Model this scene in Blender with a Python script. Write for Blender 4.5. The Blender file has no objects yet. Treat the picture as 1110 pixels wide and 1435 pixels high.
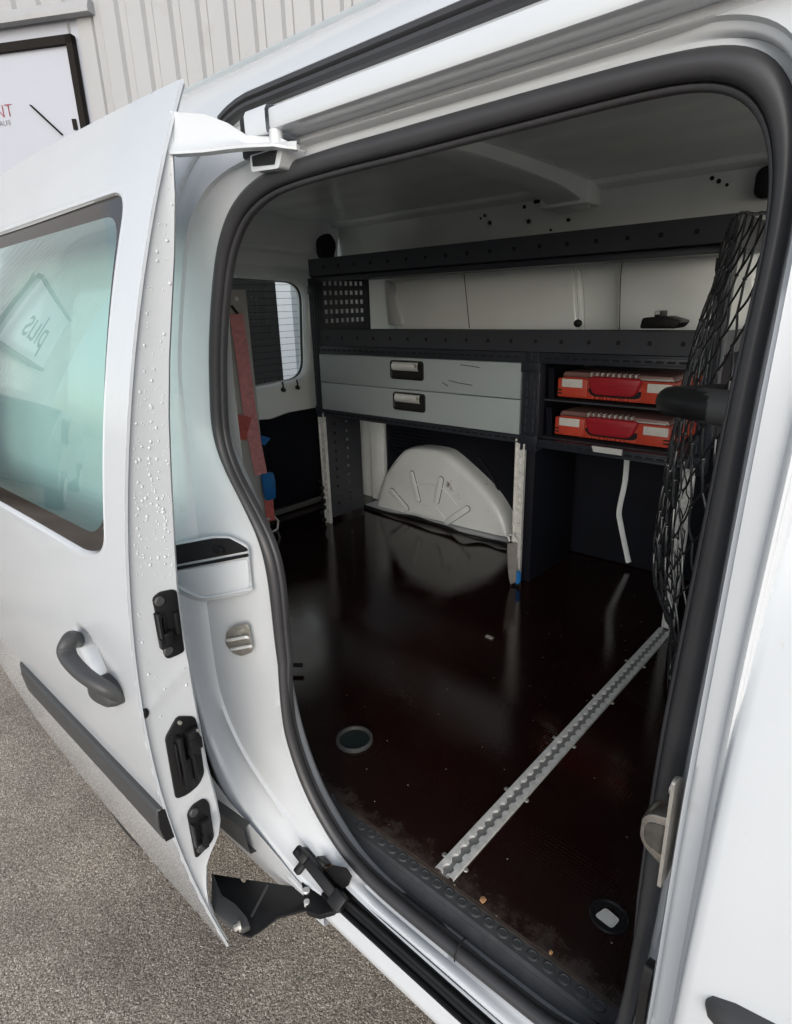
import bpy, bmesh, math, random
import numpy as np
from mathutils import Vector, Matrix
random.seed(11)
rad = math.radians
scene = bpy.context.scene
COL = scene.collection

# ------------------------------------------------------------------ camera
CAM = Vector((0.0, 0.0, 1.51))
YAW, PIT, ROL, FPX = 0.74464887, 0.33079996, -0.03039649, 844.7
_cy, _sy, _cp, _sp = math.cos(YAW), math.sin(YAW), math.cos(PIT), math.sin(PIT)
FWD = Vector((-_sy*_cp, _cy*_cp, -_sp)); _r = Vector((_cy, _sy, 0)); _u = _r.cross(FWD)
RGT = math.cos(ROL)*_r + math.sin(ROL)*_u; UPV = -math.sin(ROL)*_r + math.cos(ROL)*_u
cam_d = bpy.data.cameras.new('camera'); cam = bpy.data.objects.new('camera', cam_d); COL.objects.link(cam)
cam_d.sensor_fit = 'HORIZONTAL'; cam_d.sensor_width = 36; cam_d.lens = FPX/1110*36
cam_d.clip_start = .01; cam_d.clip_end = 500
cam.matrix_world = Matrix(((RGT.x, UPV.x, -FWD.x, CAM.x), (RGT.y, UPV.y, -FWD.y, CAM.y), (RGT.z, UPV.z, -FWD.z, CAM.z), (0, 0, 0, 1)))
scene.camera = cam
scene.render.resolution_x = 792; scene.render.resolution_y = 1024

# ------------------------------------------------------------------ sky, sun, exposure
SUN_EL, SUN_AZ = rad(20), rad(142)       # azimuth clockwise from +Y
world = bpy.data.worlds.new('World'); scene.world = world; world.use_nodes = True
wn = world.node_tree.nodes; wl = world.node_tree.links
sky = wn.new('ShaderNodeTexSky'); sky.sky_type = 'NISHITA'; sky.sun_disc = False
sky.sun_elevation = SUN_EL; sky.sun_rotation = SUN_AZ; sky.dust_density = 1.5; sky.air_density = 1.0; sky.ozone_density = 1.0
hs = wn.new('ShaderNodeHueSaturation'); hs.inputs['Saturation'].default_value = .50
bg = wn['Background']; bg.inputs['Strength'].default_value = .15
wl.new(sky.outputs[0], hs.inputs['Color']); wl.new(hs.outputs[0], bg.inputs[0])
sun_d = bpy.data.lights.new('sun', 'SUN'); sun_d.energy = 1.2; sun_d.angle = rad(70); sun_d.color = (1, .995, .985)
sun = bpy.data.objects.new('sun', sun_d); COL.objects.link(sun)
_d = Vector((math.sin(SUN_AZ)*math.cos(SUN_EL), math.cos(SUN_AZ)*math.cos(SUN_EL), math.sin(SUN_EL)))
sun.rotation_euler = _d.to_track_quat('Z', 'Y').to_euler()
scene.view_settings.view_transform = 'Standard'; scene.view_settings.look = 'None'
scene.cycles.max_bounces = 14; scene.cycles.diffuse_bounces = 9; scene.cycles.glossy_bounces = 5; scene.cycles.transparent_max_bounces = 10
scene.view_settings.exposure = 0.52; scene.view_settings.gamma = 1

# ------------------------------------------------------------------ helpers
def U(px, py, ax, val):
    """point where the sight line through a photograph pixel meets the plane x|y|z = val"""
    d = RGT*((px-555)/FPX) - UPV*((py-717.5)/FPX) + FWD
    i = 'xyz'.index(ax)
    return CAM + d*((val-CAM[i])/d[i])

def parent_to(o, p):
    o.parent = p
    m = Matrix.Identity(4); q = p
    while q is not None:
        m = q.matrix_basis.copy() @ m if q.parent is None else m
        q = q.parent
    o.matrix_parent_inverse = m.inverted() if p.parent is None else Matrix.Identity(4)

def thing(name, label, cat, loc=(0, 0, 0), group=None):
    o = bpy.data.objects.new(name, None); COL.objects.link(o); o.location = loc
    o.empty_display_size = .1
    o['label'] = label; o['category'] = cat
    if group: o['group'] = group
    return o

def tag(o, label, cat, group=None):
    o['label'] = label; o['category'] = cat
    if group: o['group'] = group
    return o

class B:
    """collects shapes into one mesh"""
    def __init__(s): s.bm = bmesh.new()
    def _merge(s, t):
        me = bpy.data.meshes.new('t'); t.to_mesh(me); t.free(); s.bm.from_mesh(me); bpy.data.meshes.remove(me)
    def box(s, x0, x1, y0, y1, z0, z1, bev=0, seg=2, M=None):
        t = bmesh.new(); bmesh.ops.create_cube(t, size=1)
        for v in t.verts:
            v.co = Vector(((x0+x1)/2+v.co.x*(x1-x0), (y0+y1)/2+v.co.y*(y1-y0), (z0+z1)/2+v.co.z*(z1-z0)))
        if bev: bmesh.ops.bevel(t, geom=t.edges[:], offset=bev, segments=seg, affect='EDGES', profile=.5)
        if M is not None: bmesh.ops.transform(t, matrix=M, verts=t.verts)
        s._merge(t); return s
    def prism(s, pts, ax, a, b, bev=0, seg=2, M=None):
        """polygon (2-D points in the two other axes, in xyz order) extruded along ax from a to b"""
        t = bmesh.new(); i = 'xyz'.index(ax)
        def P(p, v):
            l = [p[0], p[1]]; l.insert(i, v); return l
        v0 = [t.verts.new(P(p, a)) for p in pts]; v1 = [t.verts.new(P(p, b)) for p in pts]
        n = len(pts)
        t.faces.new(v0); t.faces.new(v1[::-1])
        for k in range(n): t.faces.new((v0[k], v1[k], v1[(k+1) % n], v0[(k+1) % n]))
        bmesh.ops.recalc_face_normals(t, faces=t.faces)
        if bev: bmesh.ops.bevel(t, geom=[e for e in t.edges if e.calc_face_angle(0) > .5], offset=bev, segments=seg, affect='EDGES', profile=.5)
        if M is not None: bmesh.ops.transform(t, matrix=M, verts=t.verts)
        s._merge(t); return s
    def plate(s, pts, nrm, th, bev=0, seg=2):
        """closed 3-D polygon thickened by th along nrm"""
        t = bmesh.new(); nrm = Vector(nrm)
        v0 = [t.verts.new(Vector(p)) for p in pts]; v1 = [t.verts.new(Vector(p)+nrm*th) for p in pts]
        n = len(pts); t.faces.new(v0); t.faces.new(v1[::-1])
        for k in range(n): t.faces.new((v0[k], v1[k], v1[(k+1) % n], v0[(k+1) % n]))
        bmesh.ops.recalc_face_normals(t, faces=t.faces)
        if bev: bmesh.ops.bevel(t, geom=[e for e in t.edges if e.calc_face_angle(0) > .4], offset=bev, segments=seg, affect='EDGES', profile=.5)
        s._merge(t); return s
    def loft(s, rows, closed=False, capa=False, capb=False):
        vs = [[s.bm.verts.new(Vector(p)) for p in r] for r in rows]
        n = len(rows[0])
        for a, b in zip(vs, vs[1:]):
            for k in range(n if closed else n-1):
                j = (k+1) % n
                try: s.bm.faces.new((a[k], a[j], b[j], b[k]))
                except ValueError: pass
        if capa: s.bm.faces.new(vs[0][::-1])
        if capb: s.bm.faces.new(vs[-1])
        return s
    def tube(s, pts, r, n=8, closed=False, flat=1.0, rfun=None):
        pts = [Vector(p) for p in pts]; m = len(pts); rows = []
        ref = None
        for i, p in enumerate(pts):
            a = pts[(i-1) % m] if closed or i > 0 else p
            c = pts[(i+1) % m] if closed or i < m-1 else p
            t = (c-a).normalized()
            if ref is None:
                ref = t.orthogonal().normalized() if abs(t.z) > .9 else t.cross(Vector((0, 0, 1))).normalized()
            e1 = (ref - t*ref.dot(t)).normalized(); ref = e1; e2 = t.cross(e1)
            rr = rfun(i) if rfun else r
            rows.append([p+e1*rr*math.cos(2*math.pi*k/n)+e2*rr*flat*math.sin(2*math.pi*k/n) for k in range(n)])
        if closed: rows.append(rows[0])
        return s.loft(rows, closed=True, capa=not closed, capb=not closed)
    def cyl(s, p0, p1, r, n=16, r1=None, bev=0):
        p0, p1 = Vector(p0), Vector(p1)
        rf = [r, r if r1 is None else r1]
        if bev:
            d = (p1-p0).normalized()
            return s.tube([p0, p1-d*bev, p1], r, n, rfun=lambda i: (rf[0], rf[1], rf[1]-bev)[i])
        return s.tube([p0, p1], r, n, rfun=lambda i: rf[i])
    def ball(s, c, r, sc=(1, 1, 1), u=10, v=6, M=None):
        t = bmesh.new(); bmesh.ops.create_uvsphere(t, u_segments=u, v_segments=v, radius=r)
        for q in t.verts: q.co = Vector((q.co.x*sc[0], q.co.y*sc[1], q.co.z*sc[2]))
        if M is not None: bmesh.ops.transform(t, matrix=M, verts=t.verts)
        for q in t.verts: q.co += Vector(c)
        s._merge(t); return s
    def mesh(s, name, sharp=35, weld=True):
        bm = s.bm
        if weld: bmesh.ops.remove_doubles(bm, verts=bm.verts, dist=1e-5)
        bmesh.ops.recalc_face_normals(bm, faces=bm.faces)
        th = rad(sharp)
        for f in bm.faces: f.smooth = sharp > 0
        for e in bm.edges:
            if len(e.link_faces) == 2 and e.calc_face_angle(0) > th: e.smooth = False
        me = bpy.data.meshes.new(name); bm.to_mesh(me); bm.free(); return me
    def obj(s, name, mat, parent=None, sharp=35, label=None, kind=None):
        o = bpy.data.objects.new(name, s.mesh(name, sharp)); o.data.materials.append(mat); COL.objects.link(o)
        if parent is not None: parent_to(o, parent)
        if label: o['label'] = label
        if kind: o['kind'] = kind
        return o

def dup(o, loc, parent=None, rot=None):
    c = o.copy(); COL.objects.link(c); c.location = loc
    if rot is not None: c.rotation_euler = rot
    if parent is not None: parent_to(c, parent)
    return c

def rrect(x0, x1, z0, z1, r, n=5):
    out = []
    for cx, cz, a0 in ((x1-r, z1-r, 0), (x0+r, z1-r, 90), (x0+r, z0+r, 180), (x1-r, z0+r, 270)):
        for k in range(n+1):
            a = rad(a0+90*k/n); out.append((cx+r*math.cos(a), cz+r*math.sin(a)))
    return out

def roundpoly(pts, r, n=4):
    """round the corners of a 2-D polygon"""
    out = []; m = len(pts)
    for i in range(m):
        p, a, c = Vector(pts[i]), Vector(pts[i-1]), Vector(pts[(i+1) % m])
        rr = min(r, (a-p).length*.45, (c-p).length*.45)
        q0, q1 = p+(a-p).normalized()*rr, p+(c-p).normalized()*rr
        for k in range(n+1):
            t = k/n; out.append(tuple(q0*(1-t)**2+p*2*t*(1-t)+q1*t*t))
    return out

def smooth_path(pts, n=6, closed=False):
    pts = [Vector(p) for p in pts]; m = len(pts); out = []
    for i in range(m if closed else m-1):
        p0 = pts[(i-1) % m] if closed or i else pts[0]; p1 = pts[i]; p2 = pts[(i+1) % m]
        p3 = pts[(i+2) % m] if closed or i+2 < m else p2
        for k in range(n):
            t = k/n
            out.append(.5*((2*p1)+(p2-p0)*t+(2*p0-5*p1+4*p2-p3)*t*t+(3*p1-p0-3*p2+p3)*t**3))
    if not closed: out.append(pts[-1])
    return out

def interp(tab):
    xs = np.array([t[0] for t in tab]); ys = np.array([t[1] for t in tab])
    o = np.argsort(xs); xs, ys = xs[o], ys[o]
    return lambda v: float(np.interp(v, xs, ys))

# ------------------------------------------------------------------ materials
MATS = {}
def mat(name, col, rough=.5, metal=0, spec=.5, coat=0, var=0, vscale=6, bump=0, bscale=200, coat_rough=.1, trans=0, dirt=None, rvar=0):
    m = bpy.data.materials.new(name); m.use_nodes = True; nt = m.node_tree; N = nt.nodes; L = nt.links
    p = N['Principled BSDF']
    p.inputs['Base Color'].default_value = (*col, 1); p.inputs['Roughness'].default_value = rough
    p.inputs['Metallic'].default_value = metal; p.inputs['Specular IOR Level'].default_value = spec
    p.inputs['Coat Weight'].default_value = coat; p.inputs['Coat Roughness'].default_value = coat_rough
    tc = N.new('ShaderNodeTexCoord')
    last = None
    if var:
        no = N.new('ShaderNodeTexNoise'); no.inputs['Scale'].default_value = vscale; no.inputs['Detail'].default_value = 8; no.inputs['Roughness'].default_value = .65
        L.new(tc.outputs['Object'], no.inputs['Vector'])
        mr = N.new('ShaderNodeMapRange'); mr.inputs[1].default_value = .3; mr.inputs[2].default_value = .7
        mr.inputs[3].default_value = 1-var; mr.inputs[4].default_value = 1+var*.5
        L.new(no.outputs['Fac'], mr.inputs[0])
        mx = N.new('ShaderNodeMix'); mx.data_type = 'RGBA'; mx.blend_type = 'MULTIPLY'; mx.inputs[0].default_value = 1
        mx.inputs[6].default_value = (*col, 1); L.new(mr.outputs[0], mx.inputs[7]); last = mx.outputs[2]
        if rvar:
            m2 = N.new('ShaderNodeMapRange'); m2.inputs[1].default_value = .3; m2.inputs[2].default_value = .7
            m2.inputs[3].default_value = rough-rvar; m2.inputs[4].default_value = rough+rvar
            L.new(no.outputs['Fac'], m2.inputs[0]); L.new(m2.outputs[0], p.inputs['Roughness'])
    if dirt:   # (colour, scale, low, high) speckled stains
        n2 = N.new('ShaderNodeTexNoise'); n2.inputs['Scale'].default_value = dirt[1]; n2.inputs['Detail'].default_value = 10; n2.inputs['Roughness'].default_value = .7
        L.new(tc.outputs['Object'], n2.inputs['Vector'])
        m3 = N.new('ShaderNodeMapRange'); m3.inputs[1].default_value = dirt[2]; m3.inputs[2].default_value = dirt[3]
        L.new(n2.outputs['Fac'], m3.inputs[0])
        m4 = N.new('ShaderNodeMix'); m4.data_type = 'RGBA'; L.new(m3.outputs[0], m4.inputs[0])
        if last: L.new(last, m4.inputs[6])
        else: m4.inputs[6].default_value = (*col, 1)
        m4.inputs[7].default_value = (*dirt[0], 1); last = m4.outputs[2]
    if last: L.new(last, p.inputs['Base Color'])
    if bump:
        nb = N.new('ShaderNodeTexNoise'); nb.inputs['Scale'].default_value = bscale; nb.inputs['Detail'].default_value = 3
        L.new(tc.outputs['Object'], nb.inputs['Vector'])
        bp = N.new('ShaderNodeBump'); bp.inputs['Strength'].default_value = bump; bp.inputs['Distance'].default_value = .002
        L.new(nb.outputs['Fac'], bp.inputs['Height']); L.new(bp.outputs[0], p.inputs['Normal'])
    MATS[name] = m; return m

M_paint = mat('white_paint', (.60, .632, .672), .24, coat=1.0, coat_rough=.03, var=.04, vscale=3, bump=.012, bscale=60, dirt=((.50, .49, .46), 90, .63, .80))
M_jamb = mat('white_jamb_paint', (.575, .60, .63), .38, coat=.3, var=.05, vscale=5, dirt=((.45, .44, .40), 14, .63, .9))
M_inner = mat('inner_white', (.85, .89, .89), .36, coat=.5, var=.06, vscale=4, dirt=((.12, .11, .10), 45, .74, .78))
M_seal = mat('seal_rubber', (.042, .042, .046), .42, var=.15, vscale=15, bump=.05, bscale=300)
M_rubber = mat('black_rubber', (.012, .012, .013), .36, spec=.35, var=.2, vscale=20)
M_plastic = mat('black_plastic', (.012, .012, .013), .42, spec=.35, bump=.06, bscale=600)
M_mould = mat('grey_plastic', (.055, .056, .058), .5, bump=.1, bscale=700, var=.1, vscale=10)
M_blackmetal = mat('black_metal', (.010, .010, .011), .40, spec=.3, coat=0, var=.3, vscale=30, dirt=((.09, .085, .08), 60, .66, .8))
M_step = mat('step_plastic', (.060, .062, .066), .48, var=.3, vscale=25, bump=.08, bscale=500, dirt=((.10, .095, .09), 12, .58, .8))
M_rack = mat('rack_dark', (.036, .039, .048), .42, var=.15, vscale=12)
M_rackrail = mat('rack_rail', (.020, .023, .032), .38, var=.1)
M_drawer = mat('drawer_grey', (.33, .375, .39), .45, var=.06, vscale=3, dirt=((.16, .17, .17), 9, .66, .75))
M_dgroove = mat('void_black', (.004, .004, .005), .8)
M_alu = mat('aluminium', (.74, .74, .72), .45, metal=.2, var=.25, vscale=60, bump=.1, bscale=250)
M_chrome = mat('chrome', (.85, .85, .84), .28, metal=.45, var=.1, vscale=40)
M_steel = mat('galvanised_steel', (.50, .485, .45), .42, metal=.6, var=.3, vscale=50)
M_lining = mat('dark_lining', (.006, .007, .012), .55, var=.2, vscale=10, spec=.2)
M_red = mat('red_plastic', (.50, .055, .028), .42, var=.08, vscale=20)
M_redh = mat('dark_red_plastic', (.33, .014, .022), .38)
M_label = mat('paper_label', (.62, .60, .56), .7, var=.1, vscale=60, dirt=((.2, .2, .2), 90, .62, .7))
M_clear = mat('clear_lid', (.20, .11, .10), .25)
M_strap = mat('strap_pink', (.74, .32, .33), .75, var=.25, vscale=50, bump=.5, bscale=220)
M_strapr = mat('strap_red', (.62, .15, .13), .75, var=.4, vscale=120, bump=.5, bscale=200)
M_blue = mat('blue_plastic', (.015, .16, .46), .4, var=.1)
M_board = mat('grey_board', (.55, .55, .53), .6, var=.1, vscale=14, dirt=((.12, .12, .12), 30, .64, .8))
M_clad = mat('cladding', (.355, .36, .372), .5, var=.06, vscale=1.2, dirt=((.27, .265, .255), 3, .58, .9))
M_sign = mat('sign_white', (.40, .42, .475), .3, var=.03, vscale=2)
M_frame = mat('dark_frame', (.012, .010, .009), .8, spec=.2)
M_ltr = mat('sign_letters', (.33, .025, .05), .5)
M_ltrg = mat('sign_letters_grey', (.30, .26, .27), .5)
M_tyre = mat('tyre', (.02, .02, .02), .7, bump=.1, bscale=60)
M_wood = mat('wood_chip', (.45, .25, .12), .7, var=.3, vscale=150)
M_water = mat('water_drop', (.60, .63, .66), .05, spec=.6, coat=1, coat_rough=.02)
M_dark = mat('dark_interior', (.010, .010, .011), .9, spec=.08)
M_paving = mat('paving', (.30, .27, .21), .75, var=.2, vscale=8)

def glass(name, tint, gloss_rough=.0, refl=1.0):
    m = bpy.data.materials.new(name); m.use_nodes = True; N = m.node_tree.nodes; L = m.node_tree.links
    N.remove(N['Principled BSDF']); out = N['Material Output']
    tr = N.new('ShaderNodeBsdfTransparent'); tr.inputs[0].default_value = (*tint, 1)
    gl = N.new('ShaderNodeBsdfGlossy'); gl.inputs['Roughness'].default_value = gloss_rough; gl.inputs[0].default_value = (refl, refl, refl, 1)
    lw = N.new('ShaderNodeLayerWeight'); lw.inputs['Blend'].default_value = .5
    pw = N.new('ShaderNodeMath'); pw.operation = 'POWER'; pw.inputs[1].default_value = 4.5; L.new(lw.outputs['Facing'], pw.inputs[0])
    fr = N.new('ShaderNodeMath'); fr.operation = 'MULTIPLY_ADD'; fr.inputs[1].default_value = .94; fr.inputs[2].default_value = .06; L.new(pw.outputs[0], fr.inputs[0])
    mx = N.new('ShaderNodeMixShader'); L.new(fr.outputs[0], mx.inputs[0]); L.new(tr.outputs[0], mx.inputs[1]); L.new(gl.outputs[0], mx.inputs[2])
    L.new(mx.outputs[0], out.inputs[0]); return m
M_glass = glass('teal_glass', (.75, .95, .895))
M_rglass = glass('rear_glass', (.82, .88, .86))
M_frit = mat('glass_frit', (.030, .026, .024), .06, spec=.6)

def asphalt():
    m = bpy.data.materials.new('asphalt'); m.use_nodes = True; N = m.node_tree.nodes; L = m.node_tree.links; p = N['Principled BSDF']
    tc = N.new('ShaderNodeTexCoord')
    vo = N.new('ShaderNodeTexVoronoi'); vo.inputs['Scale'].default_value = 340; L.new(tc.outputs['Object'], vo.inputs['Vector'])
    v2 = N.new('ShaderNodeTexVoronoi'); v2.inputs['Scale'].default_value = 150; L.new(tc.outputs['Object'], v2.inputs['Vector'])
    ns = N.new('ShaderNodeTexNoise'); ns.inputs['Scale'].default_value = 2.2; ns.inputs['Detail'].default_value = 6; L.new(tc.outputs['Object'], ns.inputs['Vector'])
    nf = N.new('ShaderNodeTexNoise'); nf.inputs['Scale'].default_value = 260; nf.inputs['Detail'].default_value = 4; L.new(tc.outputs['Object'], nf.inputs['Vector'])
    cr = N.new('ShaderNodeValToRGB'); e = cr.color_ramp.elements
    e[0].position = .0; e[0].color = (.10, .083, .066, 1); e[1].position = 1; e[1].color = (.68, .62, .55, 1)
    for ps, c in ((.35, (.25, .212, .172, 1)), (.62, (.33, .285, .236, 1)), (.86, (.42, .365, .308, 1)), (.95, (.58, .52, .45, 1))):
        q = cr.color_ramp.elements.new(ps); q.color = c
    sp = N.new('ShaderNodeSeparateColor'); L.new(vo.outputs['Color'], sp.inputs[0]); L.new(sp.outputs[0], cr.inputs[0])
    mr = N.new('ShaderNodeMapRange'); mr.inputs[1].default_value = .3; mr.inputs[2].default_value = .72; mr.inputs[3].default_value = .66; mr.inputs[4].default_value = 1.36
    L.new(ns.outputs['Fac'], mr.inputs[0])
    mx = N.new('ShaderNodeMix'); mx.data_type = 'RGBA'; mx.blend_type = 'MULTIPLY'; mx.inputs[0].default_value = 1
    L.new(cr.outputs[0], mx.inputs[6]); L.new(mr.outputs[0], mx.inputs[7])
    m2 = N.new('ShaderNodeMapRange'); m2.inputs[1].default_value = .35; m2.inputs[2].default_value = .65; m2.inputs[3].default_value = .75; m2.inputs[4].default_value = 1.42
    L.new(nf.outputs['Fac'], m2.inputs[0])
    m3 = N.new('ShaderNodeMix'); m3.data_type = 'RGBA'; m3.blend_type = 'MULTIPLY'; m3.inputs[0].default_value = 1
    L.new(mx.outputs[2], m3.inputs[6]); L.new(m2.outputs[0], m3.inputs[7])
    L.new(m3.outputs[2], p.inputs['Base Color']); p.inputs['Roughness'].default_value = .55
    ad = N.new('ShaderNodeMath'); ad.operation = 'ADD'; L.new(vo.outputs['Distance'], ad.inputs[0]); L.new(v2.outputs['Distance'], ad.inputs[1])
    bp = N.new('ShaderNodeBump'); bp.inputs['Strength'].default_value = .6; bp.inputs['Distance'].default_value = .003; bp.invert = True
    L.new(ad.outputs[0], bp.inputs['Height']); L.new(bp.outputs[0], p.inputs['Normal'])
    return m
M_asphalt = asphalt()

def plyfloor():
    m = bpy.data.materials.new('phenolic_ply'); m.use_nodes = True; N = m.node_tree.nodes; L = m.node_tree.links; p = N['Principled BSDF']
    tc = N.new('ShaderNodeTexCoord')
    # hexagonal wire-mesh embossing
    vo = N.new('ShaderNodeTexVoronoi'); vo.feature = 'DISTANCE_TO_EDGE'; vo.inputs['Scale'].default_value = 130; vo.inputs['Randomness'].default_value = .25
    L.new(tc.outputs['Object'], vo.inputs['Vector'])
    ns = N.new('ShaderNodeTexNoise'); ns.inputs['Scale'].default_value = 3; ns.inputs['Detail'].default_value = 5; L.new(tc.outputs['Object'], ns.inputs['Vector'])
    base = N.new('ShaderNodeMix'); base.data_type = 'RGBA'; base.inputs[6].default_value = (.0045, .0020, .0020, 1); base.inputs[7].default_value = (.023, .0068, .0062, 1)
    L.new(ns.outputs['Fac'], base.inputs[0])
    # dust worn in along the sill edge and round the fittings
    sx = N.new('ShaderNodeSeparateXYZ'); L.new(tc.outputs['Object'], sx.inputs[0])
    ed = N.new('ShaderNodeMapRange'); ed.inputs[1].default_value = .612; ed.inputs[2].default_value = .675; ed.inputs[3].default_value = .30; ed.inputs[4].default_value = 0
    L.new(sx.outputs['Y'], ed.inputs[0])
    nd = N.new('ShaderNodeTexNoise'); nd.inputs['Scale'].default_value = 22; nd.inputs['Detail'].default_value = 10; nd.inputs['Roughness'].default_value = .75
    L.new(tc.outputs['Object'], nd.inputs['Vector'])
    sm = N.new('ShaderNodeMath'); sm.operation = 'ADD'; L.new(nd.outputs['Fac'], sm.inputs[0]); L.new(ed.outputs[0], sm.inputs[1])
    dm = N.new('ShaderNodeMapRange'); dm.inputs[1].default_value = .64; dm.inputs[2].default_value = 1.0; dm.inputs[4].default_value = .6
    L.new(sm.outputs[0], dm.inputs[0])
    mx = N.new('ShaderNodeMix'); mx.data_type = 'RGBA'; L.new(dm.outputs[0], mx.inputs[0]); L.new(base.outputs[2], mx.inputs[6]); mx.inputs[7].default_value = (.11, .092, .08, 1)
    # pale specks
    v3 = N.new('ShaderNodeTexVoronoi'); v3.inputs['Scale'].default_value = 30; L.new(tc.outputs['Object'], v3.inputs['Vector'])
    sk = N.new('ShaderNodeMath'); sk.operation = 'LESS_THAN'; sk.inputs[1].default_value = .05; L.new(v3.outputs['Distance'], sk.inputs[0])
    m4 = N.new('ShaderNodeMix'); m4.data_type = 'RGBA'; L.new(sk.outputs[0], m4.inputs[0]); L.new(mx.outputs[2], m4.inputs[6]); m4.inputs[7].default_value = (.24, .21, .19, 1)
    L.new(m4.outputs[2], p.inputs['Base Color'])
    rr = N.new('ShaderNodeMapRange'); rr.inputs[1].default_value = .35; rr.inputs[2].default_value = .65; rr.inputs[3].default_value = .045; rr.inputs[4].default_value = .15
    n4 = N.new('ShaderNodeTexNoise'); n4.inputs['Scale'].default_value = 9; n4.inputs['Detail'].default_value = 6; L.new(tc.outputs['Object'], n4.inputs['Vector'])
    L.new(n4.outputs['Fac'], rr.inputs[0])
    ra = N.new('ShaderNodeMath'); ra.operation = 'ADD'; L.new(rr.outputs[0], ra.inputs[0]); L.new(dm.outputs[0], ra.inputs[1]); L.new(ra.outputs[0], p.inputs['Roughness'])
    bp = N.new('ShaderNodeBump'); bp.inputs['Strength'].default_value = .30; bp.inputs['Distance'].default_value = .0006
    L.new(vo.outputs['Distance'], bp.inputs['Height']); L.new(bp.outputs[0], p.inputs['Normal'])
    p.inputs['Specular IOR Level'].default_value = .6
    return m
M_floor = plyfloor()

# ------------------------------------------------------------------ ground
g = B(); g.loft([[(-120, -120, 0), (120, -120, 0)], [(-120, 120, 0), (120, 120, 0)]])
ground = g.obj('ground', M_asphalt); ground['kind'] = 'structure'

# ------------------------------------------------------------------ the van: surfaces
FZ = .58                                            # load floor height
_z = np.array([.421, .571, .668, .759, .869, .974, 1.067, 1.134, 1.198, 1.289, 1.402, 1.496, 1.605, 1.679, 1.728, 1.757, 1.779])
_y = np.array([.349, .318, .297, .289, .285, .282, .287, .290, .298, .316, .342, .368, .401, .427, .449, .463, .476])
_pf = np.polyfit(_z-1.1, _y, 5)
def gd(z): return float(np.polyval(_pf, min(max(z, .38), 1.80)-1.1))    # outer skin of the open door
def gb(z): return gd(z)+.125                                            # outer skin of the body

van = thing('delivery_van', 'white panel van with its side door slid open', 'van', (-.9, 1.3, 0))

# --- body side round the door opening: loops round the opening centre
CX, CZ, NA = -.50, 1.10, 540
SEAL = [(-.868, 1.462), (-.883, 1.395), (-.893, 1.317), (-.874, 1.262), (-.829, 1.203), (-.792, 1.145), (-.777, 1.076), (-.776, .941), (-.766, .802), (-.737, .710), (-.695, .648), (-.630, .597), (-.543, .577), (-.385, .577), (-.291, .580), (-.231, .583), (-.175, .605), (-.148, .65), (-.140, .73), (-.138, .816), (-.136, .973), (-.134, 1.083), (-.130, 1.2), (-.123, 1.408), (-.119, 1.49), (-.115, 1.564), (-.118, 1.609), (-.127, 1.636), (-.143, 1.656), (-.171, 1.666), (-.223, 1.669), (-.316, 1.669), (-.487, 1.668), (-.564, 1.668), (-.664, 1.665), (-.722, 1.657), (-.775, 1.635), (-.816, 1.592), (-.843, 1.535)]
TH = np.linspace(-math.pi, math.pi, NA, endpoint=False)
def polar(keys, sm=2.0):
    """keys (x, z[, y]) -> periodic r(theta), y(theta) sampled at TH, lightly smoothed"""
    ks = smooth_path([(k[0], k[2] if len(k) > 2 else 0, k[1]) for k in keys], 6, closed=True)
    th = np.array([math.atan2(p.z-CZ, p.x-CX) for p in ks]); r = np.array([math.hypot(p.x-CX, p.z-CZ) for p in ks]); y = np.array([p.y for p in ks])
    o = np.argsort(th); th, r, y = th[o], r[o], y[o]
    th3 = np.concatenate([th-2*math.pi, th, th+2*math.pi])
    ri = np.interp(TH, th3, np.tile(r, 3)); yi = np.interp(TH, th3, np.tile(y, 3))
    if sm:
        k = np.exp(-.5*(np.arange(-18, 19)/(sm*2.1))**2); k /= k.sum()
        f = lambda a: np.convolve(np.concatenate([a[-18:], a, a[:18]]), k, 'valid')
        ri, yi = f(ri), f(yi)
    return ri, yi
rS, _ = polar(SEAL, 1.2)
def loop(r, y): return [Vector((CX+r[i]*math.cos(TH[i]), y[i], CZ+r[i]*math.sin(TH[i]))) for i in range(NA)]
KB = [(-.90, 1.62, .535), (-.935, 1.52, .53), (-.955, 1.42, .52), (-.955, 1.32, .515), (-.95, 1.2, .507), (-.947, 1.1, .502), (-.946, .996, .50), (-.946, .812, .50), (-.91, .73, .50), (-.856, .674, .50), (-.75, .605, .503), (-.66, .570, .505),
      (-.55, .555, .505), (-.3, .554, .503), (-.18, .558, .503), (-.112, .60, .485), (-.100, .8, .466), (-.097, 1.1, .461), (-.092, 1.4, .461), (-.091, 1.55, .473), (-.10, 1.64, .51), (-.15, 1.692, .54), (-.3, 1.697, .546), (-.6, 1.697, .546), (-.78, 1.692, .546), (-.86, 1.665, .54)]
KE = [(-.96, 1.70, .57), (-1.0, 1.55, .51), (-1.01, 1.4, .485), (-1.0, 1.25, .470), (-.99, 1.1, .463), (-.982, .95, .461), (-.977, .86, .463), (-.966, .779, .465), (-.945, .69, .466), (-.869, .607, .467), (-.70, .538, .472), (-.641, .528, .477),
      (-.55, .526, .477), (-.392, .525, .477), (-.18, .525, .477), (-.094, .56, .465), (-.080, .8, .447), (-.078, 1.0, .444), (-.076, 1.23, .444), (-.070, 1.43, .447), (-.070, 1.56, .466), (-.075, 1.68, .50), (-.13, 1.75, .565), (-.3, 1.752, .568), (-.6, 1.752, .568), (-.86, 1.745, .568)]
rB, yB = polar(KB); rE, yE = polar(KE)
bottom = np.array([max(0, -math.sin(t)-.55)/.45 for t in TH]); bottom = np.clip(bottom*2.2, 0, 1)
LS = loop(rS, np.full(NA, .552))
b = B()
yA = .546-.026*bottom
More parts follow.
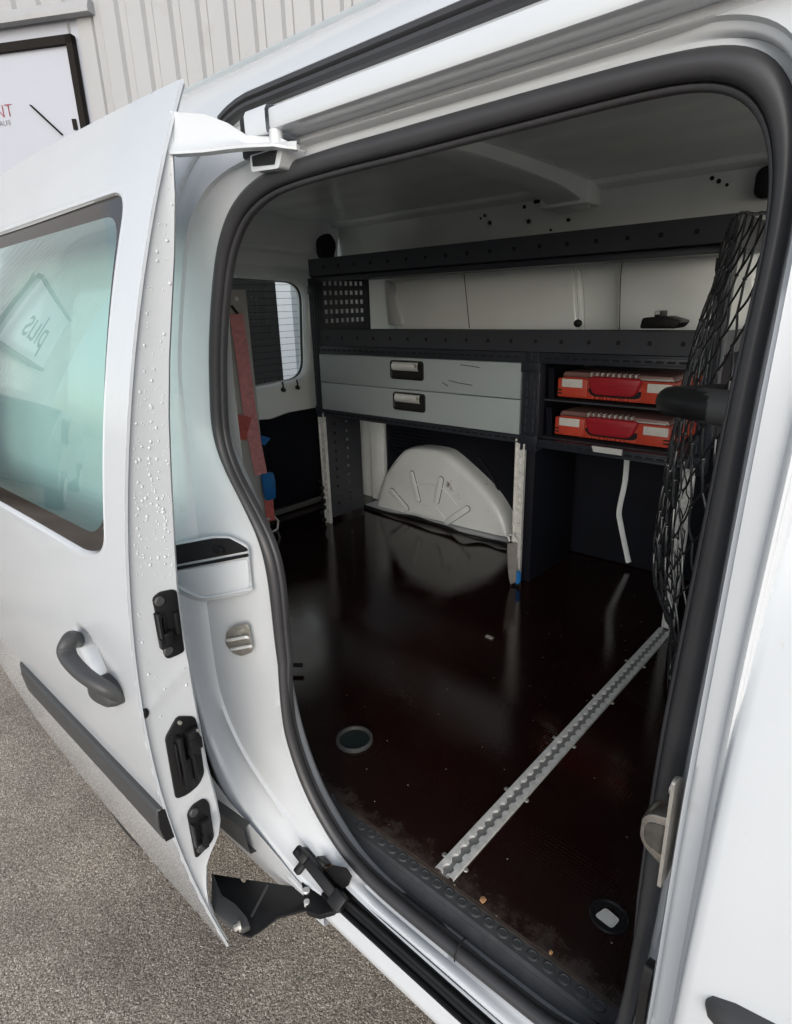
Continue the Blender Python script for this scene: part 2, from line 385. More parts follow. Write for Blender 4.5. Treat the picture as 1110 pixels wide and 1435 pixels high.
rA = rS+.020
rows = [loop(rS+.06, np.full(NA, .585)), loop(rS+.020, np.full(NA, .562)), loop(rS+.001+.014*bottom, .550-.004*bottom), loop(rS+.003+.010*bottom, .547-.010*bottom), loop(rA, yA)]
for t in (.15, .5, .85): rows.append(loop(rA*(1-t)+(rB-.006)*t, yA*(1-t)+yB*t+.002))
rows += [loop(rB-.004, yB+.001), loop(rB, yB), loop(rB+.002, yB-.006+.0*bottom)]
for t in (.3, .6, .9): rows.append(loop(rB*(1-t)+rE*t, (yB-.006)*(1-t)+(yE+.006)*t+.016*bottom*math.sin(math.pi*t)**.5))
rows += [loop(rE-.001, yE+.003), loop(rE, yE), loop(rE+.004, yE-.002)]
# rocker band below the opening, tucking under
rows += [loop(rE+.006+.016*bottom, yE-.001*bottom), loop(rE+.0065+.019*bottom, yE-.004*bottom), loop(rE+.007+.036*bottom, yE-.004*bottom), loop(rE+.008+.042*bottom, yE+.001), loop(rE+.010+.06*bottom, yE+.02+.02*bottom), loop(rE+.014+.08*bottom, yE+.07)]
rearw = np.clip(np.array([(-math.cos(t)-.35)/.3 for t in TH]), 0, 1)*(1-bottom)
rows[-1] = loop(rE+.014+.08*bottom+.06*rearw, yE+.07*(1-rearw)-.003*rearw); rows[-2] = loop(rE+.010+.06*bottom+.02*rearw, yE+(.02+.02*bottom)*(1-rearw)-.002*rearw)
b.loft(rows, closed=True)
body = b.obj('body_side', M_jamb, van, sharp=50)

# --- rubber door seal
prof = []
for a in np.linspace(-60, 235, 14):                       # outer bulb
    prof.append((.0030+.0110*math.cos(rad(a)), .5385-.0108*math.sin(rad(a))))
for a in np.linspace(85, 200, 6): prof.append((-.0100+.0042*math.cos(rad(a)), .5450-.0055*math.sin(rad(a))))
prof += [(-.0130, .551), (-.003, .553)]
b = B()
rows = [loop(rS+d*(1-(.75*bottom if d < -.009 else 0*bottom)), np.full(NA, y)-.010*bottom) for d, y in prof]; rows.append(rows[0])
b.loft(rows, closed=True); b.obj('door_seal', M_seal, van, sharp=40)
b = B()                                                    # butt joint of the seal on the sill
p = U(649, 1325, 'z', .585); b.tube([p+Vector((.0, .018*math.cos(a)-.004, .018*math.sin(a)-.006)) for a in np.linspace(.2, 3.4, 9)], .0012, 6); b.obj('seal_joint', M_dgroove, van)

# --- quarter panel behind the opening (outer skin), with wheel arch
WX, WZ, WR = -1.57, .30, .37
Efun = interp([(-1.02, 1.0), (-.99, .86), (-.966, .779), (-.945, .69), (-.869, .607), (-.70, .522), (-.62, .50)])
b = B(); rows = []
for x in np.concatenate([np.linspace(-2.46, -1.02, 60), np.linspace(-1.015, -.64, 24)]):
    zb = .46 if x > -1.2 else .30
    if abs(x-WX) < WR: zb = max(.30, WZ+math.sqrt(WR*WR-(x-WX)**2))
    zt = 1.76 if x <= -1.02 else Efun(x)+.002
    if zb > zt-.02: zb = zt-.02
    rnd = .03*max(0, (-2.38-x)/.08)**2                   # rounds into the tail
    rows.append([(x, (gb(zb+(zt-zb)*k/30) if x <= -1.02 else .472-(.472-gb(zb+(zt-zb)*k/30))*min(1, max(0, (-.64-x)/.38)))+rnd+(.0 if k else .012), zb+(zt-zb)*k/30) for k in range(31)])
b.loft(rows); b.obj('quarter_panel', M_paint, van)
b = B()                                                    # inner arch liner
b.loft([[(WX+WR*math.cos(a), y, WZ+WR*math.sin(a)) for a in np.linspace(0, math.pi, 24)] for y in (.425, .46, .62)]); b.obj('arch_liner', M_dark, van)
b = B()                                                    # side moulding on the quarter panel
for x0, x1 in ((-1.19, -.82),):
    b.loft([[(x, .462-(.462-gb(z))*min(1, max(0, (-.70-x)/.3))-o, z) for x in np.linspace(x0, x1, 8)] for z, o in ((.515, -.004), (.52, .010), (.585, .012), (.592, -.004))])
b.obj('side_moulding', M_mould, van)

# --- wheels (mostly hidden behind the open door)
def wheel(x, y, s):
    b = B(); prof = [(.20, -.09), (.27, -.095), (.295, -.085), (.302, -.06), (.302, .06), (.295, .085), (.27, .095), (.20, .09)]
    b.loft([[(x+r*math.cos(a), y+w, .302+r*math.sin(a)) for a in np.linspace(0, 2*math.pi, 40, endpoint=False)] for r, w in prof], closed=True)
    t = b.obj('wheel', M_tyre, van)
    b = B(); b.loft([[(x+r*math.cos(a), y+s*w, .302+r*math.sin(a)) for a in np.linspace(0, 2*math.pi, 40, endpoint=False)] for r, w in ((.205, .085), (.19, .06), (.09, .075), (.03, .08), (.001, .08))], closed=True)
    b.obj('rim', M_steel, t)
wheel(WX, .56, -1); wheel(WX, 2.12, 1)

# --- roof skin, ceiling, roof bow
def roof_z(y):
    s = abs(y-1.33)/.76
    return 1.925-.040*s**2-.055*max(0, s)**9
b = B(); ys = [.568, .578, .590, .600, .612, .63, .66, .70, .76, .85, 1.0, 1.15, 1.33, 1.51, 1.66, 1.81, 1.95, 2.02, 2.07, 2.10, 2.125, 2.145, 2.16]
zs = [1.752, 1.768, 1.788, 1.806, 1.823, 1.842, 1.862, 1.878]+[roof_z(y) for y in ys[8:15]]+[roof_z(1.81), roof_z(1.95), 1.878, 1.868, 1.855, 1.836, 1.80, 1.75]
rows = []
for x in np.linspace(-2.44, .62, 40):
    d = .06*max(0, (-2.25-x)/.19)**2+.10*max(0, (x-.2)/.42)**2
    rows.append([(x, y, z-d) for y, z in zip(ys, zs)])
b.loft(rows); b.obj('roof', M_paint, van, sharp=60)
def ceil_z(y): return 1.883-.022*((y-1.33)/.72)**2
b = B(); rows = []
for x in np.linspace(-2.32, .3, 28):
    rows.append([(x, y, ceil_z(y)+.004*math.cos((y-.6)*40) if .8 < y < 1.8 else ceil_z(y)) for y in np.linspace(.70, 2.06, 30)])
b.loft(rows); ceil = b.obj('ceiling', M_inner, van)
b = B(); rows = []                                           # roof bow (hat section)
for k in range(31):
    y = .70+1.325*k/30; e = max(0, (y-1.80)/.225); z = ceil_z(y)-.052+.020*math.sin(math.pi*min(1, (y-.6)/1.425)) - .028*e**2
    w = .072; rows.append([(-1.035-w-.012, y, ceil_z(y)+.001), (-1.035-w, y, ceil_z(y)-.004), (-1.035-w+.012, y, z+.004), (-1.035-w+.02, y, z), (-1.035+w-.02, y, z), (-1.035+w-.012, y, z+.004), (-1.035+w, y, ceil_z(y)-.004), (-1.035+w+.014, y, ceil_z(y)+.001)])
b.loft(rows, capa=False, capb=True); bow = b.obj('roof_bow', M_inner, van, sharp=30)
b = B(); b.box(-1.118, -.952, 1.955, 2.060, 1.793, 1.862, .010); b.obj('end_cap', M_inner, bow)
for x, y, z in ((-1.05, 1.954, 1.83), (-1.01, 1.954, 1.82)):
    b = B(); b.cyl((x, y+.002, z), (x, y-.001, z), .006, 10); b.obj('bolt_hole', M_dgroove, bow)
# longitudinal roof rails at both sides inside
for y0, s in ((2.05, -1), (.70, 1)):
    b = B(); rows = []
    for x in (-2.30, .3):
        rows.append([(x, y0+.02*-s, 1.880), (x, y0+s*.045, 1.868), (x, y0+s*.052, 1.860), (x, y0+s*.046, 1.850), (x, y0+s*.03, 1.844), (x, y0-.01*s, 1.838)])
    b.loft(rows); b.obj('roof_rail', M_inner, van, sharp=20)

# --- load floor
b = B(); b.box(-2.24, -.10, .612, 2.10, FZ-.012, FZ); floor = b.obj('load_floor', M_floor, van)
b = B(); b.box(-2.24, -.10, .607, .6135, FZ-.014, FZ-.002); b.obj('floor_edge', mat('ply_edge', (.055, .042, .034), .8, var=.4, vscale=60), floor)
b = B(); b.box(-2.35, .2, .58, 2.15, FZ-.10, FZ-.0125); b.obj('underfloor', M_dark, van)
# lashing rail let into the floor: two scalloped flanges over a groove
b = B()
ys = np.arange(.614, 1.676, .0016)
for s in (-1, 1):
    r0 = []; r1 = []; r2 = []; r3 = []; r4 = []
    for y in ys:
        dy = ((y-.614) % .0254)-.0127; w = max(.0042, math.sqrt(max(0, .0092**2-dy*dy)))
        xo = -.4795+s*.0185; xi = -.4795+s*w
        r0.append((xo+s*.0012, y, FZ+.0005)); r1.append((xo, y, FZ+.0058)); r2.append((-.4795+s*.0105, y, FZ+.0062)); r3.append((xi+s*.0006, y, FZ+.0055)); r4.append((xi, y, FZ+.0008))
    b.loft([r0, r1, r2, r3, r4])
rail = b.obj('floor_rail', M_alu, floor, sharp=25)
b = B(); b.box(-.4895, -.4695, .6135, 1.676, FZ+.0004, FZ+.0010); b.obj('rail_groove', mat('dull_aluminium', (.20, .20, .195), .6), rail)
b = B(); b.cyl((0, 0, 0), (0, 0, .0022), .0046, 12, bev=.001); sc0 = b.obj('screw', M_steel, floor)
k = 0
for y in (.647, .85, 1.05, 1.25, 1.45):
    for x in (-.504, -.457):
        if k == 0: sc0.location = (x, y, FZ)
        else: dup(sc0, (x, y, FZ), floor)
        k += 1
# lashing ring recess, left
c = Vector((-.843, .753, FZ)); b = B()
b.loft([[(c.x+r*math.cos(a), c.y+r*math.sin(a), FZ+h) for a in np.linspace(0, 2*math.pi, 40, endpoint=False)] for r, h in ((.0425, .0003), (.042, .006), (.0385, .0085), (.0355, .0075), (.0335, .0012))], closed=True)
cup = b.obj('cover_ring', M_mould, floor)
b = B(); b.loft([[(c.x+r*math.cos(a), c.y+r*math.sin(a), FZ+h) for a in np.linspace(0, 2*math.pi, 40, endpoint=False)] for r, h in ((.0338, .0008), (.033, .0022), (.028, .0030), (.0001, .0034))], closed=True)
b.obj('cover_disc', mat('cover_disc', (.012, .020, .020), .3, var=.2, vscale=30), cup)
# tie-down hole, right: ring, well and bright metal below
c = Vector((-.236, .727, FZ)); b = B()
def oval(r, h, q=1.0): return [(c.x+r*math.cos(a), c.y+r*.92*math.sin(a), FZ+h) for a in np.linspace(0, 2*math.pi, 36, endpoint=False)]
b.loft([oval(.0315, .0004), oval(.0305, .0035), oval(.0275, .0040), oval(.0262, .0006)], closed=True); well = b.obj('hole_rim', M_plastic, floor)
b = B(); b.loft([oval(.0262, .0008), oval(.018, .0010), oval(.0165, .0008)], closed=True); b.obj('hole_wall', M_rubber, well)
b = B(); b.prism(roundpoly([(c.x-.018, c.y-.014), (c.x+.012, c.y-.017), (c.x+.016, c.y+.005), (c.x-.010, c.y+.010)], .006), 'z', FZ+.0012, FZ+.0022); b.obj('anchor_plate', mat('anchor_white', (.7, .69, .65), .5, var=.15, vscale=90), well)
# small black stop pin by the seal and a loose bracket on the floor
b = B(); b.cyl(U(408, 932, 'z', FZ+.02), U(424, 932, 'z', FZ+.02), .006, 10); b.obj('stop_pin', M_plastic, floor)
b = B(); p = U(686, 894, 'z', FZ); b.box(p.x-.012, p.x+.012, p.y-.006, p.y+.006, FZ+.0003, FZ+.005, .0015); b.obj('floor_clip', M_steel, floor)

# --- sill step plate: black tread with round studs
STU = [(.6125, .576), (.609, .576), (.600, .5745), (.592, .574), (.585, .5735), (.5835, .571), (.577, .564), (.566, .557), (.561, .556), (.557, .5575), (.5535, .5615), (.551, .5625), (.5485, .560), (.546, .552)]
b = B(); xs = np.concatenate([np.linspace(-.76, -.66, 8), np.linspace(-.63, -.21, 10), np.linspace(-.20, -.13, 8)])
rows = []
for y, z in STU:
    rows.append([(x, y+ (.022*max(0, (-.66-x)/.10)**2 if y < .6 else 0)+(.03*max(0, (x+.20)/.07)**2 if y < .6 else 0), z+.03*max(0, (-.70-x)/.06)**2*(.612-y)/.06) for x in xs])
b.loft(rows); step = b.obj('sill_step', M_step, van, sharp=18)
b = B(); b.loft([[(r*math.cos(a), r*.8*math.sin(a), h) for a in np.linspace(0, 2*math.pi, 20, endpoint=False)] for r, h in ((.0100, 0), (.0092, .0024), (.0075, .0030), (.0062, .0022), (.0001, .0024))], closed=True)
st0 = b.obj('tread_stud', M_step, step)
for k in range(19):
    x = -.665+k*.0262
    if k == 0: st0.location = (x, .5975, .5745)
    else: dup(st0, (x, .5975, .5745), step)

# --- lower door track in the sill
b = B(); rows = []
for q, h in ((0, -.006), (0, .003), (.10, .0055), (.20, .003), (.26, -.002), (.42, -.002), (.47, .006), (.56, .0095), (.68, .0095), (.74, .006), (.78, -.001), (.98, .000), (1.0, .003), (1.03, .001), (1.03, -.006)):
    rows.append([(x, .477+.0255*q-h*.69+.0, .527+.024*q+h*.73) for x in (-.645, -.60, -.45, -.30, -.12)])
b.loft(rows); track = b.obj('lower_door_track', M_blackmetal, van, sharp=25)

# roller carriage on the track, and its bracket
b = B()
C0, C1 = U(421, 1192, 'y', .486), U(480, 1266, 'y', .482)
ex = (C1-C0).normalized(); ez = Vector((0, -.69, .73)); ez = (ez-ex*ez.dot(ex)).normalized(); ey = ez.cross(ex); L0 = (C1-C0).length
T = Matrix(((ex.x, ey.x, ez.x, C0.x), (ex.y, ey.y, ez.y, C0.y), (ex.z, ey.z, ez.z, C0.z), (0, 0, 0, 1)))
b.box(0, L0, -.010, .010, -.012, .010, .004, M=T); b.box(-.006, .026, -.010, .010, .004, .016, .005, M=T)
b.cyl(T @ Vector((.006, 0, .016)), T @ Vector((.006, 0, .019)), .005, 12)
b.box(.012, .026, -.030, -.008, -.008, .006, .003, M=T); b.box(L0-.022, L0+.006, -.015, .014, -.014, .013, .003, M=T)
car = b.obj('roller_carriage', M_blackmetal, van)
b = B(); P = [U(*p, 'y', .497) for p in ((448, 1222), (468, 1212), (486, 1216), (494, 1228), (490, 1240), (472, 1252))]
b.plate(P, ez, .006, .001); b.box(.040, .060, .020, .026, -.004, .022, .001, M=T); b.obj('bracket', M_blackmetal, car)
b = B(); q = U(462, 1217, 'y', .50); b.cyl(q, q+Vector((0, 0, .004)), .006, 12); b.obj('plug', M_wood, car)

# --- upper door rail (white box section), groove and black weather strip
b = B()
cs = [(.548, 1.7055), (.506, 1.7055), (.5025, 1.7065), (.5015, 1.709), (.5015, 1.7245), (.5025, 1.7275), (.506, 1.7285), (.552, 1.730)]
b.loft([[(x, y, z) for y, z in cs] for x in (-.642, -.40, 0, .05)], capa=True); b.obj('upper_door_rail', M_paint, van)
b = B()
cs = [(.546, 1.7035), (.5025, 1.7015), (.4965, 1.7025), (.4955, 1.706), (.4955, 1.7255), (.4985, 1.7305), (.506, 1.7315), (.55, 1.732)]
b.loft([[(x, y, z) for y, z in cs] for x in (-.682, -.679, -.644, -.6415)], capa=True); b.obj('rail_end_cap', M_paint, van)
b = B(); b.loft([[(x, y, z) for y, z in ((.5465, 1.6995), (.536, 1.6985), (.534, 1.6965), (.536, 1.695), (.547, 1.694))] for x in (-.63, .05)]); b.obj('drip_fold', M_jamb, van)
b = B()                                                    # rubber weather strip under the roof edge
cs = [(.567, 1.757), (.560, 1.759), (.556, 1.763), (.556, 1.767), (.560, 1.769), (.556, 1.772), (.556, 1.777), (.561, 1.780), (.570, 1.781)]
pts = []
b.loft([[(x, y+.004*max(0, (-.78-x)/.06)**2, z-.012*max(0, (-.76-x)/.07)**1.5) for y, z in cs] for x in (-.83, -.815, -.80, -.78, -.76, -.70, -.5, -.2, .1)], capa=True); b.obj('weather_strip', M_seal, van, sharp=25)
# rail end stop: dark block and lower clip
b = B(); b.box(-.728, -.684, .520, .548, 1.690, 1.738, .004); b.obj('rail_stop', M_rubber, van)
b = B(); b.prism(roundpoly([(-.70, 1.672), (-.645, 1.668), (-.632, 1.690), (-.70, 1.690)], .004), 'y', .512, .545); stop = b.obj('stop_clip', M_paint, van)
b = B(); b.prism([(-.694, 1.677), (-.652, 1.673), (-.644, 1.688), (-.694, 1.688)], 'y', .5105, .513); b.obj('clip_pad', M_rubber, stop)

# --- strikers
# front striker on the B pillar
b = B()
b.prism(roundpoly([(.463, 1.112), (.472, 1.112), (.494, 1.096), (.500, 1.0), (.492, .985), (.466, .985)], .006), 'x', -.1115, -.1085)
fs = b.obj('front_striker', M_steel, van)
b = B(); b.prism(roundpoly([(-.1105, 1.066), (-.127, 1.061), (-.134, 1.052), (-.134, 1.030), (-.128, 1.019), (-.119, 1.014), (-.1105, 1.008)], .004, 3), 'y', .470, .493, .0018, 2)
hoop = b.obj('striker_hoop', mat('striker_metal', (.55, .53, .50), .3, metal=1, var=.3, vscale=80), fs)
b = B(); b.prism(roundpoly([(-.1115, 1.056), (-.125, 1.053), (-.130, 1.047), (-.130, 1.033), (-.126, 1.026), (-.1115, 1.022)], .004, 4), 'y', .4688, .4705, .0003); b.obj('hoop_recess', mat('recess_shade_steel', (.10, .095, .085), .6, metal=.5, var=.4, vscale=120), hoop)  # dark plate standing in for the shade inside the hoop's hollow
b = B(); b.cyl((-.1125, .484, 1.088), (-.1165, .484, 1.088), .006, 14); b.obj('bolt', M_steel, fs)
# black guide block low on the pillar
b = B(); b.prism(roundpoly([(.470, .845), (.478, .868), (.496, .86), (.505, .80), (.507, .66), (.475, .66)], .006), 'x', -.1145, -.106); b.obj('guide_block', M_plastic, van)

# --- pocket of the middle rail in the rear jamb
_js = interp([(-1.05, .468), (-.985, .468), (-.965, .48), (-.945, .498), (-.86, .524), (-.80, .541), (-.70, .548)])
def US(px, py, off=0.0):
    """pixel on the rear jamb surface, raised by off towards the outside"""
    y = .5
    for _ in range(30): y = .5*y+.5*(_js(U(px, py, 'y', y).x)-off)
    return U(px, py, 'y', y)
NJ = Vector((.30, -.95, 0))
def UP(px, py, off=0.0):
    """pixel on the slanted plane that lies just proud of the rear jamb"""
    n = Vector((-.36, 1, 0)); d = RGT*((px-555)/FPX)-UPV*((py-717.5)/FPX)+FWD
    return CAM+d*(((.532+.36*.80-off)-n.dot(CAM))/n.dot(d))
def jplate(px, off, th, name, m, parent, bev=0, r=.006):
    b = B(); b.plate([UP(x, y, off) for x, y in roundpoly(px, r*1000, 4)], NJ, th, bev); return b.obj(name, m, parent, sharp=50)
pk = jplate([(225, 764), (300, 750), (322, 750), (340, 759), (349, 764), (355, 828), (342, 832), (287, 842), (262, 834), (225, 810)], -.006, .006, 'rail_pocket', M_jamb, van, .0015)
jplate([(225, 768), (300, 754), (321, 754), (338, 763), (346, 768), (348, 772), (300, 781), (225, 795)], .001, .0012, 'pocket_slot', M_dgroove, pk, 0, .003)
jplate([(225, 801), (262, 797), (300, 791), (348, 782), (351, 824), (288, 835), (262, 828), (225, 812)], .001, .003, 'pocket_floor', M_paint, pk, .0015, .008)
b = B(); b.tube([UP(245, 797, .006), UP(300, 787, .006), UP(347, 778, .006)], .0030, 8); b.obj('slot_rail', M_rubber, pk)
b = B(); b.box(-.014, .014, -.004, .004, -.006, .006, .002, M=Matrix.Translation(UP(306, 770, .004))); b.obj('rail_roller', M_plastic, pk)
b = B(); b.tube(smooth_path([UP(*q, .005) for q in ((250, 822), (268, 832), (288, 837), (320, 832), (353, 825))], 5), .0032, 8); b.obj('pocket_fold', M_paint, pk)

# rear striker
ps = jplate([(318, 885), (328, 877), (346, 873), (350, 879), (355, 913), (340, 919), (328, 915), (317, 902)], -.003, .003, 'rear_striker', mat('striker_plate', (.40, .38, .34), .4, metal=.6, var=.3, vscale=70), van, .0006, .004)
b = B()
for dy in (0, 14):
    q = [UP(319+dy*.4, 897+dy*.9, .000), UP(322+dy*.4, 897+dy*.9, .011), UP(344+dy*.4, 893+dy*.9, .011), UP(348+dy*.2, 894+dy*.9, .003)]
    b.tube(smooth_path(q, 4), .0030, 8)
b.obj('striker_loop', M_chrome, ps)
b = B(); q = UP(338, 885, .000); b.cyl(q, q+NJ*.005, .0055, 14); b.obj('bolt', M_steel, ps)

# ------------------------------------------------------------------ sliding door (open)
XF = -.77
bottom_edge = interp([(-.77, .421), (-.93, .405), (-1.27, .404), (-1.42, .415), (-1.6, .465), (-1.70, .57), (-1.75, .68)])
door_out = [(XF, .421)]+[(XF, z) for z in np.linspace(.47, 1.70, 26)]+[(XF, 1.74), (XF-.001, 1.779), (-.85, 1.781), (-1.0, 1.782), (-1.2, 1.780), (-1.4, 1.775), (-1.6, 1.765), (-1.68, 1.755), (-1.73, 1.72), (-1.745, 1.66)]+[(-1.75, z) for z in np.linspace(1.55, .75, 14)]
door_out += [(x, bottom_edge(x)) for x in (-1.75, -1.72, -1.68, -1.62, -1.55, -1.45, -1.35, -1.2, -1.05, -.95, -.87, -.80)]
win = roundpoly([(-.852, 1.665), (-.834, 1.195), (-.90, 1.172), (-1.64, 1.168), (-1.64, 1.655)], .045, 10)
WCX, WCZ = -1.24, 1.42
def ray_hit(poly, a):
    best = None; dx, dz = math.cos(a), math.sin(a); n = len(poly)
    for i in range(n):
        x1, z1 = poly[i]; x2, z2 = poly[(i+1) % n]
        ex, ez = x2-x1, z2-z1; den = dx*ez-dz*ex
        if abs(den) < 1e-12: continue
        t = ((x1-WCX)*ez-(z1-WCZ)*ex)/den; s = ((x1-WCX)*dz-(z1-WCZ)*dx)/den
        if -1e-9 <= s <= 1+1e-9 and t > 0 and (best is None or t > best): best = t
    return best
# angles: uniform plus the exact outline corners
angs = sorted(set([round(2*math.pi*k/420-math.pi, 5) for k in range(420)]+[round(math.atan2(z-WCZ, x-WCX), 5) for x, z in door_out]))
def dskin(x, z):
    # pressed-in grip recess behind the handle
    y = gd(z)
    ca, sa = math.cos(-.42), math.sin(-.42); u, v = (x+.928)*ca+(z-1.000)*sa, -(x+.928)*sa+(z-1.000)*ca
    d = math.hypot(u/.062, v/.034)
    if d < 1: y += .024*(1-d*d)**1.5
    return y
rows = []
ro = [ray_hit(door_out, a) for a in angs]; rw = [ray_hit(win, a) for a in angs]
for t, o in ((0, .012), (.0, .004), (.0, .0012), (.004, 0), (.015, 0), (.03, -.0008), (.06, 0), (.10, 0), (.15, 0), (.20, 0), (.25, 0), (.30, 0), (0.310, 0), (0.322, 0), (0.334, 0), (0.346, 0), (0.358, 0), (0.370, 0), (0.382, 0), (0.394, 0), (0.406, 0), (0.418, 0), (0.430, 0), (0.442, 0), (0.454, 0), (0.466, 0), (0.478, 0), (0.490, 0), (0.502, 0), (0.514, 0), (0.526, 0), (0.538, 0), (0.550, 0), (0.562, 0), (0.574, 0), (0.586, 0), (0.598, 0), (0.610, 0), (0.622, 0), (0.634, 0), (0.646, 0), (0.658, 0), (0.670, 0), (0.682, 0), (0.694, 0), (0.706, 0), (0.718, 0), (0.730, 0), (.76, 0), (.80, 0), (.84, 0), (.88, 0), (.91, 0), (.94, 0), (.97, 0), (.985, 0), (1, 0)):
    r = []
    for i, a in enumerate(angs):
        rr = rw[i]+(ro[i]-rw[i])*t - (.004 if o >= .004 else 0)
        x, z = WCX+rr*math.cos(a), WCZ+rr*math.sin(a); r.append((x, dskin(x, z)+o, z))
    rows.append(r)
b = B(); b.loft(rows, closed=True)
rows = []                                                    # hem returning behind the skin edge
for d in (0, .0025, .004):
    rows.append([(x+(0 if d == 0 else .0), gd(z)+d, z) for x, z in door_out])
b.loft(rows, closed=True)
door = b.obj('sliding_door', M_paint, van, sharp=55, label='white sliding door with tinted window, slid back along the side')
# door jamb (front end face)
yin = interp([(1.775, .478), (1.745, .464), (1.725, .462), (1.70, .456), (1.65, .451), (1.581, .439), (1.452, .411), (1.375, .398), (1.293, .388), (1.141, .372), (1.071, .3695), (.95, .370), (.812, .3725), (.735, .379), (.69, .380), (.664, .374), (.645, .358), (.625, .345), (.58, .338), (.542, .337), (.45, .351), (.43, .352)])
b = B(); zs = np.linspace(.43, 1.775, 120)
cols = [lambda z: (XF-.0005, gd(z)+.0042), lambda z: (XF-.0035, gd(z)+.0052), lambda z: (XF-.0045, gd(z)+.0065)]
rows = [[(f(z)[0], f(z)[1], z) for z in zs] for f in cols]
def dent(z):                                                # two pressed ribs across the jamb
    return 0
def ridge(y, z):
    w = 0
    for zc, k in ((.985, .55), (.765, .75)):
        d = (z-(zc+(y-.33)*k))/.006; w += .0022*math.exp(-d*d)
    return w
for t in np.linspace(.15, 1, 12):
    rows.append([(XF-.005-.0012*math.sin(t*3)+ridge(gd(z)+(yin(z)-gd(z)-.006)*t, z)+.0025*t, gd(z)+.006+max(.002, yin(z)-gd(z)-.012)*t, z) for z in zs])
rows.append([(XF-.006, max(yin(z), gd(z)+.008)-.002, z) for z in zs]); rows.append([(XF-.010, max(yin(z), gd(z)+.008), z) for z in zs]); rows.append([(XF-.03, max(yin(z), gd(z)+.008)+.001, z) for z in zs])
b.loft(rows)
# inner panel behind, closing the door shell round the window
b2 = []
jamb = b.obj('door_jamb', M_jamb, door, sharp=40)
b = B(); rows = []
for t, off in ((0, .012), (.03, .045), (.5, .055), (.99, .055), (1.0, .008)):
    r = []
    for i, a in enumerate(angs):
        rr = rw[i]+(max(rw[i]+.02, ro[i]-.028)-rw[i])*t; z = WCZ+rr*math.sin(a)
        r.append((WCX+rr*math.cos(a), gd(z)+min(off, max(.006, (yin(z)-gd(z))*.9-.006)), z))
    rows.append(r)
b.loft(rows, closed=True); b.obj('inner_panel', M_jamb, door)
# glass with printed border
def shrink(poly, f): return [(WCX+(x-WCX)*f, WCZ+(z-WCZ)*f) for x, z in poly]
gl_in = roundpoly([(-.872, 1.637), (-.845, 1.235), (-.885, 1.207), (-1.61, 1.200), (-1.61, 1.628)], .045, 8)
rg = [ray_hit(gl_in, a) for a in angs]
def polar_row(rr, off): return [(WCX+rr[i]*math.cos(a), gd(WCZ+rr[i]*math.sin(a))+off, WCZ+rr[i]*math.sin(a)) for i, a in enumerate(angs)]
b = B(); rg = np.array(rg); rwa = np.array(rw)-.003
b.loft([polar_row(rwa*(1-t)+rg*t, .006) for t in (0, .25, .5, .75, 1)], closed=True); frit = b.obj('glass_border', M_frit, door)
b = B(); b.loft([polar_row(rg*t, .006) for t in (1, .9, .8, .7, .6, .5, .4, .3, .2, .1, .01)], closed=True); b.obj('window_glass', M_glass, door)
# handle
def UD(px, py, off=0.0):
    """pixel on the open door's skin, raised by off"""
    y = .29
    for _ in range(40): y = .5*y+.5*(gd(U(px, py, 'y', y).z)-off)
    return U(px, py, 'y', y)
hp = [UD(112, 897, -.004), UD(104, 896, .012), UD(97, 899, .026), UD(93, 909, .032), UD(96, 921, .034), UD(106, 934, .034), UD(120, 947, .032), UD(136, 958, .027), UD(152, 967, .018), UD(163, 974, .006)]
hp = smooth_path(hp, 5); n = len(hp)
b = B(); b.tube(hp, .011, 14, flat=1.45, rfun=lambda i: .0085+.0035*math.sin(math.pi*i/(n-1))+.004*max(0, i/(n-1)-.6))
hd = b.obj('door_handle', M_mould, door)
b = B(); rows = []
o0 = [UD(*q, .002) for q in smooth_path([(137, 951, 0), (148, 944, 0), (158, 950, 0), (167, 962, 0), (173, 978, 0), (172, 986, 0), (160, 983, 0), (146, 974, 0), (138, 963, 0)], 4, closed=True) for q in [(q.x, q.y)]]
cc = sum((Vector(p) for p in o0), Vector())/len(o0)
for f, h in ((1.0, -.002), (.98, .010), (.86, .018), (.6, .0225), (.3, .024), (.02, .0245)): rows.append([cc+(p-cc)*f+Vector((0, -h, 0)) for p in o0])
b.loft(rows, closed=True); b.obj('handle_cap', M_mould, hd)

# side moulding on the door
b = B(); rows = []
for x in np.concatenate([[-1.405, -1.40], np.linspace(-1.38, -.79, 14), [-.776, -.772]]):
    e = 0 if -1.39 < x < -.775 else 1
    rows.append([(x, gd(z)-o*(1-e*.5), z) for z, o in ((.722, -.002), (.7235, .010), (.728, .0125), (.772, .013), (.782, .0105), (.787, .006), (.788, -.002))])
b.loft(rows, capa=True, capb=True); ml = b.obj('side_moulding', M_mould, door, sharp=25)
b = B(); rows = [[(x, gd(z)-o, z) for z, o in ((.724, -.002), (.726, .0115), (.755, .0135), (.785, .0085), (.786, -.002))] for x in (-.7725, -.7695)]
b.loft(rows, capa=True, capb=True); b.obj('moulding_end', M_plastic, ml)
